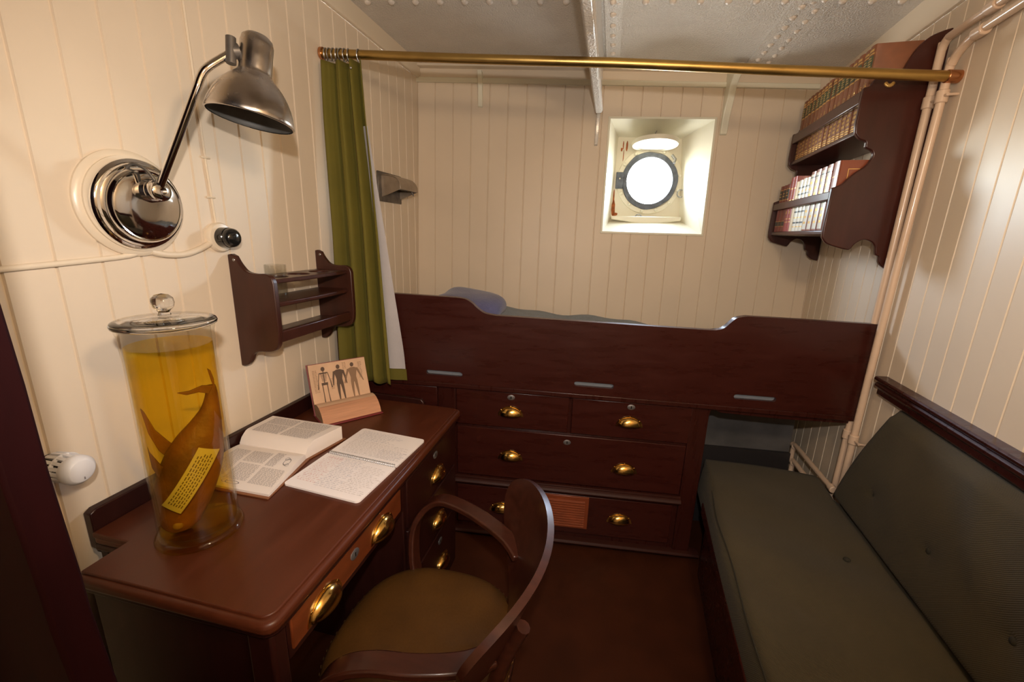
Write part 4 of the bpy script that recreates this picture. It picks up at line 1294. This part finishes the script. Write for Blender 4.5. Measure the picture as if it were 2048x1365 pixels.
for (s, z) in ((1.768, 2.154), (1.800, 2.102)):
    b = MB(); b.tube([RW(s-.022, .030, z), RW(s+.022, .030, z)], .0175, 16); build('clamp', b, 'pipe_paint', pv, bevel=.003)
ph = thing('radiator_pipes', 'two short cream pipes with elbows low in the alcove under the bunk', 'pipes', RW(2.15, .05, .42))
b = MB(); b.tube(smoothpath([RW(1.93, .062, .455), RW(2.1, .062, .445), RW(2.36, .062, .435), RW(2.395, .062, .425), RW(2.40, .062, .39), RW(2.40, .062, .30)], 5), .0115, 12)
build('pipe', b, 'pipe_paint', ph)
b = MB(); b.tube(smoothpath([RW(1.96, .095, .405), RW(2.1, .095, .40), RW(2.25, .095, .395), RW(2.28, .095, .385), RW(2.285, .095, .355), RW(2.285, .095, .28)], 5), .0115, 12)
build('pipe', b, 'pipe_paint', ph)
for (s, d, z) in ((2.395, .062, .425), (2.28, .095, .385), (1.935, .062, .455)):
    b = MB(); b.tube([RW(s-.016, d, z), RW(s+.016, d, z)], .0155, 14); build('coupling', b, 'pipe_paint', ph, bevel=.003)

# ------------------------------------------------------------------ bookshelf on the right wall
bs = thing('bookshelf', 'dark mahogany two-tier hanging bookshelf with scrolled ends on the right wall', 'bookshelf', RW(2.4, .1, 1.38))
prof = [(0, 2.192)]+smooth2([(.024, 2.186), (.060, 2.170), (.088, 2.140), (.104, 2.106), (.120, 2.070), (.150, 2.062), (.176, 2.058), (.196, 2.046), (.206, 2.026), (.226, 2.020)], 4)
prof += [(.228, 1.900)]+smooth2([(.224, 1.868), (.206, 1.848), (.184, 1.838), (.180, 1.818), (.158, 1.806), (.152, 1.786), (.166, 1.756), (.190, 1.736), (.214, 1.712), (.232, 1.690), (.262, 1.676)], 4)
prof += [(.264, 1.520)]+smooth2([(.262, 1.490), (.244, 1.468), (.210, 1.456), (.170, 1.446), (.158, 1.450), (.146, 1.470), (.122, 1.486), (.096, 1.480), (.080, 1.462), (.072, 1.432), (.060, 1.424), (.054, 1.400), (.030, 1.380), (0, 1.372)], 4)
BSs = lambda s, d, z: RW(s, d, z)
for s in (2.006, 2.758):
    b = MB(BSs); b.prism(prof, 0, s, s+.019)
    build('end_panel', b, 'bookshelf_wood', bs, bevel=.004, seg=3)
b = MB(BSs); b.box(2.024, 2.759, .001, .214, 1.866, 1.884); build('shelf', b, 'bookshelf_wood', bs, bevel=.004)
b = MB(BSs); b.box(2.024, 2.759, .001, .250, 1.500, 1.520); build('shelf', b, 'bookshelf_wood', bs, bevel=.005)
b = MB(BSs); b.box(2.024, 2.759, .208, .226, 1.970, 2.016); build('rail', b, 'bookshelf_wood', bs, bevel=.004)
b = MB(BSs); b.box(2.024, 2.759, .246, .262, 1.632, 1.666); build('rail', b, 'bookshelf_wood', bs, bevel=.004)
b = MB()
mt = Matrix.Translation(RW(2.0055, .150, 2.035)) @ Matrix.Rotation(pi/2, 4, 'X')
for i in range(7):
    a = radians(-90+(-60+20*i)); p = V3((.016*cos(a), .016*sin(a), 0))
    b.sphere(mt @ (p*.8), (.0065, .004, .0065), None, 8)
build('carved_shell', b, 'gilt', bs)

# ---- books: local frame x = thickness (0..t), y = 0 at the spine .. depth, z up; rotated so the spine faces the cabin
ANG = pi/2-RR
def book_root(label, s, d_spine, z, group):
    t = thing('book', label, 'book', (0, 0, 0), group)
    t.location = RW(s, d_spine, z)
    t.rotation_euler = (0, 0, -pi/2-RR)          # local x -> towards the viewer along the wall, local y -> into the wall
    t['_o'] = (0, 0, 0)
    return t
def hexa(b, t0, t1, y0, y1, z0, z1, m): b.box(t0, t1, y0, y1, z0, z1, m)
def cover_mesh(t, dep, h, m):
    b = MB()
    # rounded spine: cross-section extruded upwards
    sp_ = [(t*(.5-.5*cos(pi*i/10)), -.006*sin(pi*i/10)) for i in range(11)]
    inner = [(t-.003, .006), (.003, .006)]
    poly_ = sp_+[(t, dep), (t-.003, dep)]+[(t-.003, .004), (.003, .004)]+[(.003, dep), (0, dep)]
    b.prism(poly_, 2, 0, h, m)
    return b
def pages_mesh(t, dep, h, m='paper_old'):
    b = MB(); b.box(.0032, t-.0032, .0045, dep-.004, .004, h-.004, m); return b
def local(b, name, parent, smooth=35, bevel=0):
    o = build(name, b, None, None, smooth=smooth, bevel=bevel); o.parent = parent
    return o
VT, VD, VH = .0447, .185, .283
vol_cover = vol_pages = None
ordn = ['leftmost', 'second from the left', 'third from the left', 'fourth from the left', 'fifth from the left', 'sixth from the left', 'seventh from the left', 'eighth from the left', 'ninth from the left']
def spine_pt(t, x, off): # x in 0..t across the spine
    c = (1-2*x/t); c = max(-1, min(1, c)); return -.006*sqrt(max(0, 1-c*c))-off
def band(b, t, z0, z1, m, off=.0006, x0=.0, x1=1.0, n=8):
    vs = []
    for i in range(n+1):
        x = t*(x0+(x1-x0)*i/n)
        vs += [(x, spine_pt(t, x, off), z0), (x, spine_pt(t, x, off), z1)]
    b.add(vs, [(2*i, 2*i+2, 2*i+3, 2*i+1) for i in range(n)], m)
def spine_text(b, t, txt, size, zc, m, off=.0012):
    vs, fs = text_geo(txt, size)
    b.add([(t/2-0+x, spine_pt(t, min(t, max(0, t/2+x)), off), zc+y) for x, y in vs], fs, m)
for i in range(16):
    no = i+1
    lab = 'brown leather volume numbered %d on the upper shelf' % no
    if i == 0: lab += ', leftmost of the row'
    if i == 15: lab += ', nearest the pipes with its cover showing'
    s_near = 2.756-(i+1)*.0454
    t = book_root(lab, s_near+VT, .200+random.uniform(-.003, .003), 1.8845, 'encyclopedia volumes on the upper shelf')
    t.location = RW(s_near+VT, .200+random.uniform(-.003, .003), 1.8845)
    if vol_pages is None: vol_pages = local(pages_mesh(VT, VD, VH), 'page_block', t)
    else:
        o = vol_pages.copy(); COL.objects.link(o); o.parent = t
    b = cover_mesh(VT, VD, VH, 'volume_leather')
    band(b, VT, .205, .248, 'volume_green'); band(b, VT, .252, .257, 'gilt'); band(b, VT, .196, .201, 'gilt'); band(b, VT, .262, .270, 'gilt', x0=.15, x1=.85)
    for q in range(4):
        band(b, VT, .212+q*.009, .2155+q*.009, 'gilt', .0011, .2+.08*(q % 2), .8-.08*(q % 2), 3)
    spine_text(b, VT, str(no), .026, .150, 'gilt')
    band(b, VT, .012, .017, 'gilt'); band(b, VT, .022, .026, 'gilt')
    for q, (w0_, w1_) in enumerate(((.2, .8), (.25, .75), (.2, .8))):
        z = .036+q*.016
        x = w0_
        while x < w1_-.05:
            ww = random.uniform(.06, .13); band(b, VT, z, z+.010, 'gilt', .0011, x, min(x+ww, w1_), 2); x += ww+.05
    band(b, VT, .086, .091, 'gilt'); band(b, VT, .004, .007, 'gilt')
    local(b, 'cover', t)
low = [('dark_red_cloth', .046, .235, 'dark red book with a black-green title panel', 'A'), ('dark_red_cloth', .046, .235, 'dark red book with a black-green title panel', 'A'), ('dark_red_cloth', .046, .236, 'dark red book with a black-green title panel', 'A'),
       ('red_cloth', .040, .262, 'tall bright red book', 'B'), ('red_cloth', .040, .262, 'tall bright red book', 'B'), ('cream_cloth', .036, .232, 'plain cream book', 'C'),
       ('ivory_cloth', .042, .234, 'white book with dark bands', 'D'), ('ivory_cloth', .042, .236, 'white book with dark bands', 'D'), ('ivory_cloth', .040, .235, 'white book with dark bands', 'D'),
       ('ivory_cloth', .052, .252, 'pale gilt-tooled book with red joints', 'E'), ('ivory_cloth', .052, .254, 'pale gilt-tooled book with red joints', 'E'), ('ivory_cloth', .052, .254, 'pale gilt-tooled book with red joints', 'E'),
       ('ivory_cloth', .052, .256, 'pale gilt-tooled book with red joints', 'E'), ('brown_red_leather', .054, .258, 'red-brown book with a gilt-framed cover', 'F')]
tot = sum(x[1] for x in low)
cur_s = 2.755
seen = {}
names = {'A': ['leftmost on the lower shelf', 'second from the left on the lower shelf', 'third on the lower shelf'], 'B': ['left one of two on the lower shelf', 'right one of two, beside the cream book'], 'C': ['on the lower shelf between red and white ones'],
         'D': ['next to the plain cream book', 'middle one of three on the lower shelf', 'right one of three on the lower shelf'], 'E': ['next to the white banded books', 'second of four on the lower shelf', 'third of four on the lower shelf', 'last of four'], 'F': ['at the near end of the lower shelf']}
for (m, t_, h_, lab, k) in low:
    t_ = t_*(.726/tot)
    i = seen.get(k, 0); seen[k] = i+1
    cur_s -= t_
    r = book_root(lab+', '+names[k][i], cur_s+t_-.0005, .238, 1.5205, 'books on the lower shelf')
    t1 = t_-.001
    body = m if m != 'ivory_cloth' or k == 'D' else 'brown_red_leather'
    cv = cover_mesh(t1, .19, h_, 'maroon_cloth' if False else body)
    local(pages_mesh(t1, .19, h_, 'paper' if k != 'B' else 'maroon_cloth'), 'page_block', r)
    b = cv
    if k == 'A':
        band(b, t1, .165, .210, 'dark_label'); band(b, t1, .212, .215, 'gilt'); band(b, t1, .160, .163, 'gilt'); band(b, t1, .030, .050, 'dark_label'); band(b, t1, .052, .054, 'gilt'); band(b, t1, .026, .028, 'gilt')
        band(b, t1, .178, .182, 'gilt', .0011, .2, .8, 3); band(b, t1, .192, .196, 'gilt', .0011, .25, .75, 3)
    elif k == 'B':
        for z in (.205, .150, .060, .045): band(b, t1, z, z+.0025, 'gilt')
        spine_text(b, t1, 'I'*(i+1), .018, .18, 'gilt'); band(b, t1, .085, .10, 'gilt', .0011, .35, .65, 3)
    elif k == 'C':
        band(b, t1, .16, .163, 'gilt')
    elif k == 'D':
        for z in (.195, .165, .120, .085, .035): band(b, t1, z, z+.007, 'dark_label')
        for z in (.180, .060, .018): band(b, t1, z, z+.004, 'gilt')
        band(b, t1, .132, .150, 'red_cloth', .0008, .15, .85, 5)
    elif k == 'E':
        band(b, t1, .006, h_-.012, 'ivory_cloth', .0006, .12, .88)
        for z in (.03, .055, .08, .15, .175, .2): band(b, t1, z, z+.010, 'gilt', .0012, .3, .7, 4)
        for z in (.11, .135, .225): band(b, t1, z, z+.005, 'dark_label', .0012, .12, .88, 6)
        band(b, t1, .115, .13, 'red_cloth', .0011, .12, .88, 6)
    else:
        for z in (.03, .08, .15, .2): band(b, t1, z, z+.003, 'gilt')
        fx = t1+.0004
        for (ya, yb, za, zb) in ((.025, .17, .225, .2275), (.025, .17, .03, .0325), (.025, .0275, .03, .2275), (.1675, .17, .03, .2275)):
            b.add([(fx, ya, za), (fx, yb, za), (fx, yb, zb), (fx, ya, zb)], [(0, 1, 2, 3)], 'gilt')
    local(b, 'cover', r)

# ------------------------------------------------------------------ camera
yaw, pitch, roll = radians(-12.387), radians(14.207), radians(-1.798)
fwd = V3((sin(yaw)*cos(pitch), cos(yaw)*cos(pitch), -sin(pitch)))
right0 = V3((cos(yaw), -sin(yaw), 0)); down0 = fwd.cross(right0)
right = right0*cos(roll)+down0*sin(roll); down = right0*-sin(roll)+down0*cos(roll)
cam = bpy.data.cameras.new('camera'); co = bpy.data.objects.new('camera', cam); COL.objects.link(co)
M = Matrix((( right.x, -down.x, -fwd.x, 0), (right.y, -down.y, -fwd.y, 0), (right.z, -down.z, -fwd.z, 1.47), (0, 0, 0, 1)))
co.matrix_world = M
cam.sensor_width = 36; cam.lens = 853.3/2048*36; cam.clip_start = .02
SC.camera = co

# ------------------------------------------------------------------ lights
def light(name, typ, loc, energy, color, **k):
    l = bpy.data.lights.new(name, typ); l.energy = energy; l.color = color
    for a, v in k.items(): setattr(l, a, v)
    o = bpy.data.objects.new(name, l); COL.objects.link(o); o.location = loc
    return o
fl = light('camera_flash', 'SPOT', (.02, -.047, 1.66), 54, (1.0, .91, .84), spot_size=radians(100), spot_blend=.6, shadow_soft_size=.02)
fdir = V3((sin(yaw)*cos(radians(12)), cos(yaw)*cos(radians(12)), -sin(radians(12))))
fl.rotation_euler = fdir.to_track_quat('-Z', 'Y').to_euler()
fl.scale = (1.5, 1.0, 1.0)
light('cabin_lamp', 'POINT', (.42, .12, 1.95), 30, (1.0, .74, .48), shadow_soft_size=.07)
# sky seen through the porthole
w = bpy.data.worlds.new('World'); SC.world = w; w.use_nodes = True
bg = w.node_tree.nodes['Background']
sky = w.node_tree.nodes.new('ShaderNodeTexSky'); sky.sky_type = 'NISHITA'; sky.sun_disc = False; sky.sun_elevation = radians(35); sky.sun_rotation = radians(200); sky.air_density = 1; sky.dust_density = 3
mx = w.node_tree.nodes.new('ShaderNodeMix'); mx.data_type = 'RGBA'; mx.inputs[0].default_value = .7
mx.inputs[7].default_value = (1, .98, .95, 1)
w.node_tree.links.new(sky.outputs[0], mx.inputs[6]); w.node_tree.links.new(mx.outputs[2], bg.inputs[0])
bg.inputs[1].default_value = 62
po = light('porthole_portal', 'AREA', FW(PC[0], -.232, PC[1]), 1, (1, 1, 1), shape='DISK', size=.30)
po.data.cycles.is_portal = True
po.rotation_euler = V3((sb, -cb, 0)).to_track_quat('-Z', 'Y').to_euler()

# ------------------------------------------------------------------ view
SC.view_settings.view_transform = 'Standard'; SC.view_settings.look = 'None'
SC.view_settings.exposure = 0; SC.view_settings.gamma = 1; SC.view_settings.use_curve_mapping = False
SC.cycles.use_denoising = True
SC.cycles.max_bounces = 10; SC.cycles.transparent_max_bounces = 16
SC.cycles.sample_clamp_indirect = 6
for o in bpy.data.objects:
    if '_o' in o: del o['_o']
